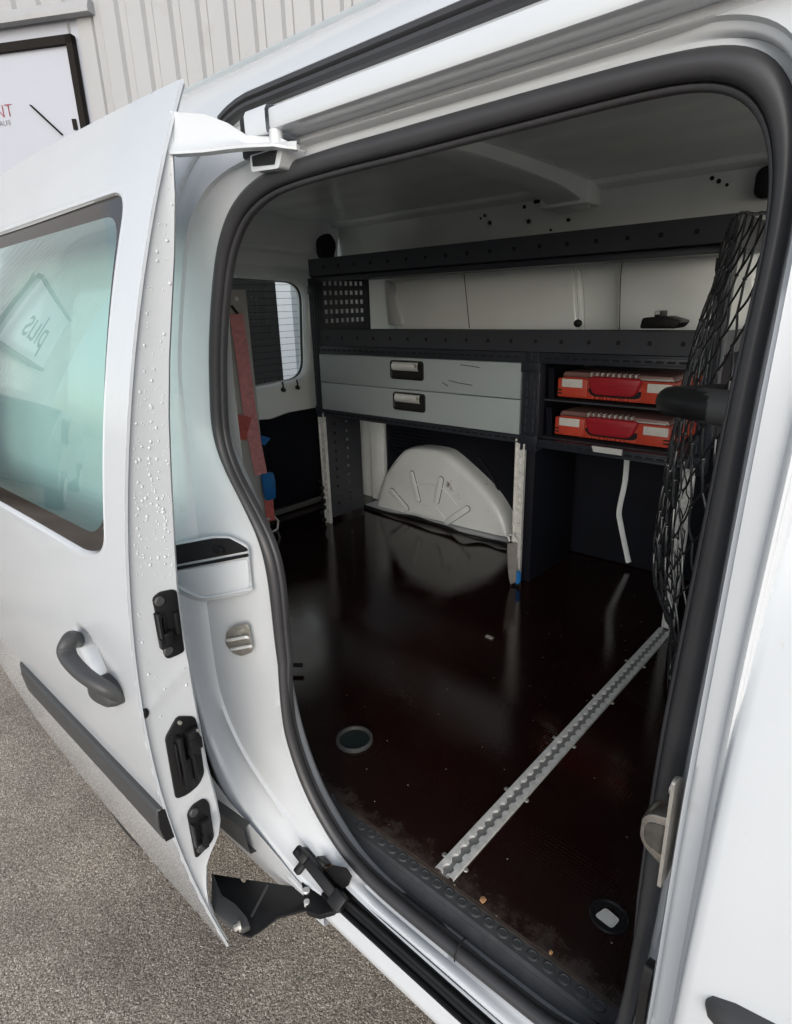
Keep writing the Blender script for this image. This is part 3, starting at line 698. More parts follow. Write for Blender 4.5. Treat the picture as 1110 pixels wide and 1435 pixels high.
# jamb hardware: latch plates
XJ = XF-.0045
def jpoly(px): return [(p.y, p.z) for p in [U(x, y, 'x', XJ) for x, y in px]]
b = B(); b.prism(roundpoly(jpoly([(212, 838), (222, 829), (246, 824), (257, 912), (248, 917), (231, 924)]), .009, 5), 'x', XJ, XJ+.004, .0012); l1 = b.obj('catch_plate', M_plastic, jamb)
for px, py in ((223, 842), (235, 911)):
    b = B(); q = U(px, py, 'x', XJ+.004); b.cyl(q, q+Vector((.004, 0, 0)), .0075, 16, bev=.0015); b.obj('catch_screw', M_mould, l1)
b = B()
for (x0, x1, y0, y1, d) in ((217, 224, 858, 900, .013), (239, 251, 858, 884, .010), (224, 240, 886, 896, .012), (226, 233, 868, 890, .006), (221, 240, 896, 902, .009)):
    p = U(x0, y0, 'x', XJ+.004); q = U(x1, y1, 'x', XJ+.004)
    b.box(XJ+.003, XJ+.004+d, min(p.y, q.y), max(p.y, q.y), min(p.z, q.z), max(p.z, q.z), .002)
b.obj('catch_hook', M_rubber, l1)
b = B(); b.prism(roundpoly(jpoly([(230, 1034), (247, 1003), (271, 1003), (275, 1012), (285, 1082), (278, 1098), (262, 1112), (245, 1119)]), .007, 5), 'x', XJ, XJ+.004, .0012); l2 = b.obj('latch_plate', M_plastic, jamb)
b = B()
for (x0, x1, y0, y1, d) in ((243, 255, 1032, 1062, .016), (256, 273, 1024, 1029, .018), (257, 276, 1033, 1039, .020), (258, 275, 1043, 1049, .016), (250, 268, 1064, 1095, .013), (262, 272, 1052, 1086, .018), (244, 250, 1040, 1090, .008)):
    p = U(x0, y0, 'x', XJ+.004); q = U(x1, y1, 'x', XJ+.004)
    b.box(XJ+.003, XJ+.004+d, min(p.y, q.y), max(p.y, q.y), min(p.z, q.z), max(p.z, q.z), .0018)
b.obj('latch_mechanism', M_rubber, l2)
for px, py, o in ((276, 1024, .018), (278, 1036, .018), (275, 1046, .018), (251, 1012, .004)):
    b = B(); q = U(px, py, 'x', XJ+o); b.cyl(q, q+Vector((.004, 0, 0)), .003, 10); b.obj('latch_pin', M_steel, l2)
b = B(); b.prism(roundpoly(jpoly([(261, 1140), (268, 1128), (285, 1117), (292, 1124), (299, 1172), (291, 1184), (273, 1203)]), .008, 5), 'x', XJ, XJ+.004, .0012); l3 = b.obj('catch_plate', M_plastic, jamb)
for px, py in ((271, 1138), (281, 1188)):
    b = B(); q = U(px, py, 'x', XJ+.004); b.cyl(q, q+Vector((.004, 0, 0)), .0075, 16, bev=.0015); b.obj('catch_screw', M_mould, l3)
b = B()
for (x0, x1, y0, y1, d) in ((266, 274, 1155, 1185, .012), (278, 292, 1150, 1162, .012), (280, 290, 1170, 1182, .010), (285, 291, 1145, 1152, .014)):
    p = U(x0, y0, 'x', XJ+.004); q = U(x1, y1, 'x', XJ+.004)
    b.box(XJ+.003, XJ+.004+d, min(p.y, q.y), max(p.y, q.y), min(p.z, q.z), max(p.z, q.z), .002)
b.obj('catch_hook', M_rubber, l3)
b = B(); q = U(203, 1000, 'x', XJ+.001); b.ball(q, .008, (.45, .8, 1.05), 14, 8); b.obj('rubber_plug', M_rubber, jamb)
# rain drops on the jamb
b = B(); rnd = random.Random(4)
for k in range(300):
    z = rnd.choice([rnd.gauss(1.33, .10), rnd.uniform(1.0, 1.70), rnd.gauss(1.27, .06), rnd.uniform(1.1, 1.5), rnd.uniform(.8, 1.3)])
    if not .62 < z < 1.70: continue
    lo, hi = gd(z)+.012, yin(z)-.008
    if hi < lo: continue
    y = rnd.uniform(lo, hi); s = rnd.choice([.0007, .0008, .001, .0011, .0013, .0016, .0021])
    if any(abs(z-zc) < hz and y > .315 for zc, hz in ((1.08, .07), (.85, .085), (.70, .065))): continue
    t = (y-gd(z)-.006)/max(.002, yin(z)-gd(z)-.012)
    b.ball((XF-.005-.0012*math.sin(t*3)+ridge(y, z)+.0025*t, y, z), s, (.7, 1, rnd.uniform(1, 1.3)), 10, 8)
b.obj('water_drops', M_water, jamb, kind='stuff')
# upper roller arm
b = B()
A0, A1 = Vector((-.765, .462, 1.7)), Vector((-.622, .515, 1.688))
rows = []
for t, hu, hl, w in ((-.08, .042, -.004, .014), (0, .040, -.004, .014), (.25, .036, -.003, .013), (.45, .026, -.001, .013), (.62, .012, 0, .014), (.9, .009, 0, .015), (1.0, .003, -.002, .012), (1.06, .001, -.002, .004)):
    c = A0.lerp(A1, t); n = Vector((.35, -.93, 0))
    rows.append([c+Vector((0, 0, hu)), c+Vector((0, 0, hu))+n*.0025, c+n*.0035+Vector((0, 0, .008*(hu > .02)+.004)), c+n*w*.6+Vector((0, 0, .002)), c+n*w+Vector((0, 0, hl)), c+n*w+Vector((0, 0, hl-.003)), c+Vector((0, 0, hl-.004)), c-n*.004+Vector((0, 0, 0))])
b.loft(rows, closed=True, capa=True, capb=True); arm = b.obj('upper_roller_arm', M_jamb, door, sharp=30)
b = B(); b.cyl((-.640, .508, 1.690), (-.640, .508, 1.706), .008, 14); b.obj('roller_pin', M_jamb, arm)
# lower roller arm
b = B()
zA = .497
poly = [(296, 1224), (345, 1232), (420, 1243), (441, 1252), (446, 1270), (420, 1277), (388, 1286), (366, 1303), (350, 1313), (333, 1306), (318, 1282), (300, 1262)]
b.plate([U(*p, 'z', zA) for p in poly], (0, 0, -1), .005, .0012); la = b.obj('lower_roller_arm', M_blackmetal, door)
b = B(); b.plate([U(*p, 'z', zA+.004) for p in ((298, 1226), (312, 1260), (330, 1272), (346, 1290), (352, 1304), (340, 1310), (322, 1302), (305, 1288), (297, 1270))], (0, 0, 1), .012, .003); b.obj('arm_bracket', M_mould, la)
b = B(); b.tube([U(375, 1241, 'z', zA), U(364, 1262, 'z', zA), U(352, 1285, 'z', zA)], .0026, 6); b.obj('weld_bead', M_mould, la)
b = B(); q = U(334, 1299, 'z', zA+.012); b.cyl(q, q+Vector((-.002, -.007, .001)), .0055, 6); b.cyl(q+Vector((.002, .004, 0)), q, .009, 14); b.obj('arm_bolt', M_steel, la)
b = B(); q = U(341, 1233, 'z', zA+.0008); b.prism(rrect(q.x-.006, q.x+.006, q.y-.003, q.y+.003, .003), 'z', zA, zA+.0006); b.obj('arm_hole', M_asphalt, la)
b = B(); b.plate([U(*p, 'z', .516) for p in ((423, 1240), (432, 1224), (442, 1226), (456, 1248), (472, 1262), (478, 1272), (470, 1284), (448, 1290), (430, 1284))], (0, 0, 1), .012, .003)
hinge = b.obj('roller_hinge', M_blackmetal, la)
b = B(); q = U(429, 1249, 'z', .529); b.cyl(q, q+Vector((0, 0, .004)), .0065, 16, bev=.001); q = U(430, 1265, 'z', .528); b.cyl(q-Vector((0, 0, .006)), q+Vector((0, 0, .004)), .005, 12); b.obj('hinge_pin', M_chrome, hinge)

# ------------------------------------------------------------------ front door skin at the right edge, open cab beyond
b = B(); rows = []
for z in np.linspace(.40, 1.70, 53):
    xe = -.071-.006*((z-1.2)/.5)**2
    y = gb(z)+.012
    xm = 1.0 if z < 1.12 else .045
    rows.append([(xe+.012, y+.035, z), (xe+.002, y+.016, z), (xe, y+.010, z), (xe+.0015, y+.004, z), (xe+.005, y+.0008, z), (xe+.012, y, z)]+[(x, y-.002*math.sin((x+.06)*3), z) for x in np.linspace(-.04, xm, 12)])
b.loft(rows); fd = b.obj('front_door', M_paint, van, sharp=60)
b = B(); b.loft([[(x, gb(z)+.02, z) for x in (.04, .9-.5*max(0, z-1.12))] for z in np.linspace(1.11, 1.66, 8)]); b.obj('window_glass', M_rglass, fd)
b = B(); rows = []
for x, w, o in ((-.050, .004, .004), (-.046, .011, .011), (-.03, .017, .019), (.0, .020, .026), (.06, .018, .028), (.11, .015, .022), (.135, .008, .006)):
    y = gb(.955)+.012; rows.append([(x, y-o*max(0, math.sin(a))+.002, .952+w*math.cos(a)+(x+.05)*.10) for a in np.linspace(0, math.pi, 12)])
b.loft(rows); b.obj('door_handle', M_mould, fd)
b = B(); b.box(.02, .06, .62, 2.08, .56, 1.20, .01); b.obj('bulkhead', M_dark, van)
for yc in (.95, 1.72):
    b = B(); b.box(.10, .24, yc-.24, yc+.24, .60, 1.32, .05, 3); b.box(.14, .22, yc-.12, yc+.12, 1.34, 1.52, .03, 3); b.obj('cab_seat', M_dark, van)
b = B(); b.box(.06, 1.3, .50, 2.15, .45, .56); b.box(1.0, 1.3, .50, 2.15, .5, 1.12); b.obj('cab_floor', M_dark, van)

# ------------------------------------------------------------------ left inner wall, lining, wheel arch
wy = interp([(.58, 2.10), (1.0, 2.11), (1.3, 2.105), (1.45, 2.10), (1.65, 2.085), (1.80, 2.065), (1.85, 2.05), (1.885, 2.035)])
b = B(); rows = []
for x in np.linspace(-2.34, -.06, 24): rows.append([(x, wy(z), z) for z in np.linspace(.58, 1.885, 26)])
b.loft(rows); wall = b.obj('inner_wall', M_inner, van)
b = B(); b.loft([[(x, gb2, z) for gb2, z in ((2.22, .3), (2.235, .9), (2.21, 1.3), (2.175, 1.7), (2.16, 1.75))] for x in (-2.44, -.05)]); b.loft([[(x, gb2, z) for gb2, z in ((2.22, .3), (2.235, .9), (2.22, 1.12))] for x in (-.05, 1.2)]); b.obj('outer_side', M_paint, van)
b = B(); b.loft([[(x, y, z) for y, z in ((.66, .58), (.64, 1.0), (.64, 1.4), (.66, 1.70), (.72, 1.87))] for x in (-2.32, -1.5, -.99)]); b.obj('right_inner_wall', M_inner, van)
# pressed wall panels above the shelf
for pts in (((560, 366), (795, 356), (808, 372), (815, 470), (560, 470)), ((882, 352), (1060, 342), (1060, 470), (868, 470), (872, 370))):
    P = [U(*p, 'y', 2.085) for p in pts]; P2 = roundpoly([(p.x, p.z) for p in P], .05, 6)
    b = B(); b.prism(P2, 'y', 2.055, 2.12, .008, 3); b.obj('wall_panel', M_inner, wall)
b = B(); a = U(650, 380, 'y', 2.053); c = U(658, 460, 'y', 2.053); b.tube([a, c], .0014, 5); b.obj('panel_seam', M_dgroove, wall)
for pts in (((868, 470), (869, 420), (872, 370), (884, 354), (910, 350)), ((788, 358), (802, 372), (808, 400), (812, 470)), ((795, 358), (812, 376), (818, 410), (820, 470))):
    b = B(); b.tube(smooth_path([U(*p, 'y', 2.0535) for p in pts], 5), .0013, 5); b.obj('panel_seam', M_board if pts[0][0] < 868 else M_dgroove, wall)
b = B()                                                      # light slot seen at the rear end of the wall
P = [U(*p, 'y', 2.07) for p in ((545, 392), (552, 396), (560, 420), (570, 455), (550, 455))]; b.prism(roundpoly([(p.x, p.z) for p in P], .01), 'y', 2.04, 2.075, .004); b.obj('wall_bracket', M_jamb, wall)
b = B()                                                      # scattered bolt holes on the upper wall
for px, py in ((680, 302), (736, 290), (740, 310), (795, 308), (999, 250), (1008, 254), (1019, 259), (630, 398), (752, 283), (756, 282), (770, 322), (796, 308), (674, 306), (686, 312)):
    q = U(px, py, 'y', 2.062); r = random.uniform(.004, .008)
    b.cyl((q.x, wy(q.z)-.003, q.z), (q.x, wy(q.z)+.004, q.z), r, 10)
b.obj('bolt_holes', M_dgroove, wall, kind='stuff')
b = B(); q = U(1078, 250, 'y', 2.05); b.prism(rrect(q.x-.03, q.x+.03, q.z-.05, q.z+.03, .025), 'y', 2.03, 2.07, .004); b.obj('rubber_bung', M_rubber, wall)
b = B(); b.prism([(-1.94, .585), (-.25, .585), (-.25, 1.075), (-1.94, 1.075)], 'y', 2.055, 2.075); lin = b.obj('wall_lining', M_lining, wall)
b = B(); b.tube(smooth_path([U(*p, 'y', 2.05) for p in ((670, 640), (690, 670), (708, 710), (722, 740))], 4), .004, 6); b.obj('lining_crease', M_lining, lin)
b = B()
for k in range(9): b.box(-1.93, -1.68, 2.046, 2.055, .99-.017*k, .996-.017*k, .002)
b.obj('lining_ribs', M_lining, lin)
b = B(); b.box(-2.03, -1.945, 2.03, 2.06, .60, 1.08, .006); b.obj('pillar_trim', M_inner, wall)
b = B(); P = [U(*p, 'y', 2.04) for p in ((879, 640), (876, 675), (868, 715), (870, 735), (881, 788))]; b.tube(smooth_path(P, 4), .010, 10, flat=.5); b.obj('drain_pipe', M_inner, wall)
# wheel arch housing
AP = [U(*p, 'y', 1.985) for p in ((529, 713), (530, 698), (536, 676), (547, 655), (560, 638), (569, 631), (585, 629), (605, 631), (619, 634), (630, 640), (655, 662), (680, 687), (698, 712), (709, 735), (713, 752))]
ap = smooth_path([(p.x, 0, p.z) for p in AP], 4)
b = B(); rows = []; ccx = sum(p.x for p in ap)/len(ap); ccz = .60
for f, y in ((1.02, 2.12), (1.018, 2.02), (1.012, 2.0), (1.0, 1.988), (.975, 1.978), (.92, 1.974), (.6, 1.972), (.3, 1.972), (.001, 1.972)):
    rows.append([(ccx+(p.x-ccx)*f, y, ccz+(p.z-ccz)*f) for p in ap])
b.loft(rows); M_arch = mat('arch_white', (.78, .82, .83), .34, coat=.5, var=.06, vscale=5, dirt=((.16, .13, .10), 16, .62, .72))
arch = b.obj('wheel_arch', M_arch, van, sharp=60)
for a, c, w in (((549, 688), (570, 712), .013), ((577, 664), (586, 700), .013), ((618, 672), (612, 702), .013), ((655, 713), (626, 732), .013)):
    p, q = U(*a, 'y', 1.970), U(*c, 'y', 1.970); d = (q-p).normalized(); n = Vector((-d.z, 0, d.x))
    pts = []
    for s0, base, a0 in ((1, q, -90), (-1, p, 90)):
        for k in range(7):
            an = rad(a0+180*k/6); pts.append(base+d*math.cos(an)*w+n*math.sin(an)*w)
    b = B(); b.plate([Vector((v.x, 1.9725, v.z)) for v in pts], (0, -1, 0), .011, .004); rb = b.obj('pressed_rib', M_arch, arch)
    b = B(); b.tube([Vector((v.x, 1.9722, v.z)) for v in pts], .0022, 5, closed=True); b.obj('rib_shade_grime', M_step, rb)  # dark outline puts in the missing rib shading, along with edge dirt
b = B(); b.tube(smooth_path([U(*p, 'y', 1.9715) for p in ((556, 694), (572, 684), (590, 678), (605, 679), (622, 686), (640, 708))], 5), .003, 6); b.tube(smooth_path([U(*p, 'y', 1.9715) for p in ((574, 718), (582, 711), (595, 708), (610, 711), (620, 722), (626, 733))], 5), .003, 6); b.obj('pressed_bead', M_arch, arch)
b = B(); a = U(516, 707, 'z', .60); c = U(716, 752, 'z', .60); b.prism([(-2.0, 1.955), (-1.2, 1.955), (-1.2, 2.1), (-2.0, 2.1)], 'z', .585, .597, .002); b.obj('arch_ledge', M_jamb, van)
b = B()                                                      # crumpled mat edge in front of the arch
pp = smooth_path([(-2.0, 1.945, .588), (-1.85, 1.93, .590), (-1.70, 1.94, .600), (-1.58, 1.93, .604), (-1.47, 1.925, .600), (-1.38, 1.90, .604), (-1.30, 1.925, .592), (-1.22, 1.93, .598), (-1.14, 1.925, .590)], 5)
b.tube(pp, .012, 8, rfun=lambda i: .0075+.002*math.sin(i*.7)); b.obj('mat_edge', M_rubber, van)

# ------------------------------------------------------------------ rear end
XR = -2.31
def rear_door(y0, y1, wy0, wy1, name):
    outer = [(y0, .60), (y1, .60), (y1, 1.70), (y0, 1.70)]
    wl2 = roundpoly([(wy0, 1.17), (wy1-.03, 1.19), (wy1, 1.62), (wy0, 1.645)], .085, 8)
    cx, cz = (wy0+wy1)/2, 1.41; n = 96
    def hit(poly, a):
        best = 0; dx, dz = math.cos(a), math.sin(a)
        for i in range(len(poly)):
            x1, z1 = poly[i]; x2, z2 = poly[(i+1) % len(poly)]; ex, ez = x2-x1, z2-z1; den = dx*ez-dz*ex
            if abs(den) < 1e-12: continue
            t = ((x1-cx)*ez-(z1-cz)*ex)/den; s = ((x1-cx)*dz-(z1-cz)*dx)/den
            if -1e-6 <= s <= 1+1e-6 and t > best: best = t
        return best
    an = sorted([2*math.pi*k/n-math.pi for k in range(n)]+[math.atan2(z-cz, y-cx) for y, z in outer])
    ri = [hit(wl2, a) for a in an]; ro2 = [hit(outer, a) for a in an]
    def row(f, off, x): return [(x, cx+(r+off)*math.cos(a) if f is None else cx+(r+(o-r)*f)*math.cos(a), cz+(r+off)*math.sin(a) if f is None else cz+(r+(o-r)*f)*math.sin(a)) for r, o, a in zip(ri, ro2, an)]
    b = B(); b.loft([row(None, 0, XR-.06), row(None, 0, XR-.02), row(None, .006, XR-.004), row(None, .018, XR+.006), row(None, .035, XR+.012), row(.35, 0, XR+.016), row(1, 0, XR+.012), row(1, 0, XR-.06)], closed=True)
    d = b.obj('rear_door', M_inner, van, label=name)
    b = B(); b.loft([[(XR-.045, cx+r*f*math.cos(a), cz+r*f*math.sin(a)) for r, a in zip(ri, an)] for f in (1.02, .5, .01)], closed=True); gl = b.obj('rear_window', M_rglass, d)
    b = B(); b.loft([row(None, -.004, XR-.043), row(None, .003, XR-.020), row(None, -.001, XR-.018)], closed=True); b.obj('window_seal', M_rubber, d)
    b = B()
    for k in range(15): b.box(XR-.0445, XR-.0440, wy0+.01, wy1-.02, 1.205+.029*k, 1.2065+.029*k)
    b.obj('heater_wires', M_rubber, d, kind='stuff')
    b = B(); b.prism(roundpoly([(y0+.02, .60), (y1-.02, .60), (y1-.02, 1.045), (cx+.1, 1.045), (cx, 1.03), (y0+.02, 1.06)], .02), 'x', XR+.010, XR+.030, .004); b.obj('door_lining', M_lining, d)
    return d
rdl = rear_door(1.30, 2.07, 1.38, 1.935, 'left rear door with heated window')
rdr = rear_door(.60, 1.28, .72, 1.24, 'right rear door with heated window')
for px, py in ((397, 547), (417, 544)):
    q = U(px, py, 'x', XR+.02); b = B(); b.cyl(q, q+Vector((.004, 0, .006)), .012, 12); b.tube([q, q+Vector((.003, 0, .02)), q+Vector((.002, -.004, .04))], .0035, 8); b.obj('trim_clip', M_rubber, rdl)
b = B(); rows = []                                           # rear header: inner beam above the doors
for y in np.linspace(.60, 2.06, 24):
    s = abs(y-1.33)/.73; dz = -.035*s**3
    rows.append([(XR-.05, y, 1.69), (XR+.03, y, 1.688+dz), (XR+.04, y, 1.70+dz), (XR+.04, y, 1.745+dz), (XR+.085, y, 1.752+dz), (XR+.092, y, 1.760+dz), (XR+.10, y, 1.80+dz*.5), (XR+.115, y, 1.855+dz*.3), (XR+.13, y, 1.885+dz*.1)])
b.loft(rows); hdr = b.obj('rear_header', M_inner, van, sharp=25)
b = B(); q = U(490, 345, 'x', XR+.11); b.prism(roundpoly([(1.93, 1.72), (2.0, 1.70), (2.03, 1.78), (1.99, 1.825), (1.93, 1.80)], .025), 'x', XR+.098, XR+.125); b.obj('header_hole', M_dgroove, hdr)
for y0, y1 in ((2.06, 2.20), (.44, .60)):
    b = B(); b.box(XR-.07, XR+.05, y0, y1, .56, 1.76, .015); b.obj('rear_pillar', M_inner, van)
b = B(); a = U(388, 724, 'z', .60); c = U(447, 706, 'z', .60); b.box(-2.262, -2.235, .8, 2.05, .585, .612, .005); b.obj('rear_sill_bar', mat('grey_metal_bar', (.16, .16, .16), .4, metal=.4, var=.2, vscale=30), van)
b = B(); b.box(-2.42, -2.2, .45, 2.2, .40, .578, .01); b.obj('rear_sill', M_dark, van)

# ------------------------------------------------------------------ shelving unit
rack = thing('van_shelving', 'dark metal shelving unit with two grey drawers along the far wall', 'shelving', (-1.2, 1.85, FZ))
YF = 1.690
def holed_strip(b, x0, x1, y, z0, z1, xs, zc, w):
    """front flange with a row of square punched holes"""
    q = []
    def quad(a, c, e, f): b.loft([[(a, y, e), (c, y, e)], [(a, y, f), (c, y, f)]])
    quad(x0, x1, z0, zc-w); quad(x0, x1, zc+w, z1)
    cur = x0
    for x in xs: quad(cur, x-w, zc-w, zc+w); cur = x+w
    quad(cur, x1, zc-w, zc+w)
HX = [-1.904+.0857*k for k in range(17)]
def tray(name, z0, z1, zf, xs, ze):
    b = B(); holed_strip(b, -1.99, -.443, YF, z0, z1, xs, ze, .0055)
    b.box(-1.99, -.443, YF+.0005, YF+.014, z1-.002, z1, 0); b.box(-1.99, -.443, YF+.0005, YF+.02, z0-.0005, z0+.0015)
    t = b.obj(name, M_rack, rack, sharp=0)
    b = B(); b.box(-1.988, -.445, YF+.004, YF+.0055, z0+.003, z1-.004); b.obj('hole_shade', M_dgroove, t)
    b = B(); b.box(-1.985, -.448, YF+.0065, 2.02, zf-.006, zf); b.box(-1.985, -.448, 2.005, 2.02, zf, z1-.012); b.obj('tray_floor', M_rack, t)
    for xe in (-.4425, -1.9925):
        b = B(); b.prism([(YF+.001, z0), (YF+.001, z1), (2.02, z1), (2.02, zf-.006), (YF+.02, zf-.006)], 'x', xe, xe+.002); b.obj('tray_end', M_rack, t)
    return t
tray('top_tray', 1.629, 1.690, 1.622, HX, 1.658)
b = B(); b.box(-1.985, -.447, YF+.006, YF+.03, 1.606, 1.622, .002); b.obj('tray_lip', M_rackrail, rack)
tray('middle_tray', 1.363, 1.424, 1.372, HX, 1.393)
# frame profiles
def rail_x(name, x0, x1, z0, z1, y=YF-.004):
    b = B(); b.box(x0, x1, y, y+.03, z0, z1, .0015); b.box(x0, x1, y-.003, y, z1-.006, z1, .001); b.box(x0, x1, y-.003, y, z0, z0+.005, .001)
    r = b.obj(name, M_rackrail, rack)
    b = B(); x = x0+.02
    while x < x1-.03: b.box(x, x+.020, y-.0008, y+.001, (z0+z1)/2-.003, (z0+z1)/2+.003); x += .030
    b.obj('rail_slots', M_dgroove, r, kind='stuff'); return r
rail_x('frame_rail', -1.955, -.99, 1.330, 1.361); rail_x('frame_rail', -.945, -.47, 1.330, 1.361)
rail_x('frame_rail', -1.955, -.99, 1.076, 1.099); rail_x('frame_rail', -.945, -.47, 1.070, 1.096)
def post(x0, x1, z0, z1):
    b = B(); b.box(x0, x1, YF-.004, YF+.034, z0, z1, .002)
    for xx in (x0+.003, (x0+x1)/2-.003, x1-.009): b.box(xx, xx+.006, YF-.009, YF-.003, z0, z1, .001)
    for zz in (z1-.06, z0+.02): b.box(x0-.003, x1+.003, YF-.011, YF-.004, zz, zz+.03, .002)
    p = b.obj('upright', M_rackrail, rack)
    b = B(); z = z0+.06
    while z < z1-.08:
        b.box((x0*.7+x1*.3)-.002, (x0*.7+x1*.3)+.002, YF-.0075, YF-.003, z, z+.018); b.box((x0*.25+x1*.75)-.002, (x0*.25+x1*.75)+.002, YF-.0075, YF-.003, z, z+.018); z += .028
    b.obj('upright_slots', mat('slot_grey', (.05, .055, .07), .4) if 'slot_grey' not in MATS else MATS['slot_grey'], p, kind='stuff')
post(-.998, -.938, 1.055, 1.362); post(-.475, -.440, 1.055, 1.625); post(-1.995, -1.958, 1.065, 1.62)
b = B(); b.box(-1.02, -.955, YF+.02, 2.0, FZ+.002, 1.07, .002); b.box(-.95, -.945, YF+.01, 2.02, 1.09, 1.36); b.obj('divider_panel', M_lining, rack)
# perforated end panel
def perforated(b, x, y0, y1, z0, z1, ys, zs, hy, hz):
    def quad(a, c, e, f): b.loft([[(x, a, e), (x, c, e)], [(x, a, f), (x, c, f)]])
    zc = z0
    for z in zs:
        quad(y0, y1, zc, z-hz); cur = y0
        for y in ys: quad(cur, y-hy, z-hz, z+hz); cur = y+hy
        quad(cur, y1, z-hz, z+hz); zc = z+hz
    quad(y0, y1, zc, z1)
b = B(); perforated(b, -1.972, YF+.01, 2.01, 1.37, 1.63, [1.722+.0297*k for k in range(9)], [1.455+.0365*k for k in range(5)], .0075, .0085)
b.obj('perforated_panel', M_rack, rack, sharp=0)
b = B(); perforated(b, -1.972, YF+.01, 1.915, FZ+.02, 1.08, [1.757, 1.829], [.66+.0405*k for k in range(10)], .006, .006)
b.obj('perforated_panel', M_rack, rack, sharp=0)
# aluminium legs
def leg(x, w):
    b = B(); b.box(x-w/2, x+w/2, YF-.002, YF+.010, FZ+.001, 1.088, .001)
    b.box(x-w/2-.0015, x-w/2+.004, YF-.007, YF-.001, FZ+.001, 1.088, .001); b.box(x+w/2-.004, x+w/2+.0015, YF-.007, YF-.001, FZ+.001, 1.088, .001)
    l = b.obj('leg', M_alu, rack)
    b = B(); z = FZ+.02
    while z < 1.075:
        b.cyl((x, YF-.0018, z), (x, YF-.0065, z), .0075, 8, r1=.0045); z += .0254
    b.obj('leg_studs', M_alu, l, kind='stuff')
leg(-1.975, .032); leg(-.997, .032); leg(-.478, .032)
b = B(); z = .60
for k in range(7): b.ball((-1.985+random.uniform(-.008, .008), YF-.02, .60+k*.03), .011, (1, 1, 1.2), 8, 5)
b.obj('leg_bracket', M_blackmetal, rack)
# drawers
def drawer(z0, z1, hx0, hx1, hz0, hz1):
    b = B(); b.box(-1.955, -1.0025, YF-.008, YF+.006, z0, z1, .0015); d = b.obj('drawer', M_drawer, rack)
    b = B(); out = rrect(hx0, hx1, hz0, hz1, .012, 5); cx, cz = (hx0+hx1)/2, (hz0+hz1)/2
    def sc(f, y): return [(cx+(x-cx)*(1-f/(hx1-hx0)*2), y, cz+(z-cz)*(1-f/(hz1-hz0)*2)) for x, z in out]
    b.loft([sc(0, YF-.008), sc(.001, YF-.013), sc(.005, YF-.014), sc(.008, YF-.0095)], closed=True, capb=True); h = b.obj('handle_cup', M_plastic, d)
    b = B(); b.box(hx0+.010, hx1-.010, YF-.0098, YF-.0092, hz0+.008, hz1-.012); b.obj('cup_void', M_dgroove, h)
    b = B(); rows = []
    for x in (hx0+.014, hx0+.018, hx1-.026, hx1-.020):
        rows.append([(x, YF-.011-.009*math.sin(a), hz1-.021+.0155*math.cos(a)) for a in np.linspace(.25, 2.9, 9)])
    b.loft(rows); b.obj('handle_flap', M_chrome, h)
    b = B(); b.cyl((hx1-.028, YF-.017, hz1-.018), (hx1-.028, YF-.0205, hz1-.018), .006, 14); b.obj('lock', M_steel, h)
    return d
drawer(1.2165, 1.328, -1.555, -1.396, 1.250, 1.319); drawer(1.1025, 1.2135, -1.545, -1.390, 1.1365, 1.2045)
b = B()                                                       # scuffs on the upper drawer front
for pts in (((645, 511), (660, 513), (672, 515)), ((629, 533), (640, 536), (662, 540)), ((620, 536), (628, 541))):
    b.tube([U(*p, 'y', YF-.0082) for p in pts], .0012, 5)
b.obj('scuff', M_dgroove, rack)
# bay shelves for the cases
b = B(); b.box(-.944, -.475, YF+.03, 2.0, 1.092, 1.098); b.box(-.944, -.475, YF+.035, 2.0, 1.212, 1.217); b.box(-.944, -.475, 2.0, 2.01, 1.09, 1.36); b.obj('bay_shelf', M_rack, rack)
b = B()
for z in (1.125, 1.247): b.prism([(1.74, z-.028), (1.73, z+.065), (1.735, z+.065), (1.745, z-.028)], 'x', -.935, -.915)
b.obj('bay_guide', M_lining, rack)
b = B(); a = U(868, 625, 'y', YF-.012); b.prism([(-.745, 1.083), (-.66, 1.083), (-.66, 1.10), (-.752, 1.10)], 'y', YF-.013, YF-.0085); b.obj('shelf_sticker', M_board, rack)

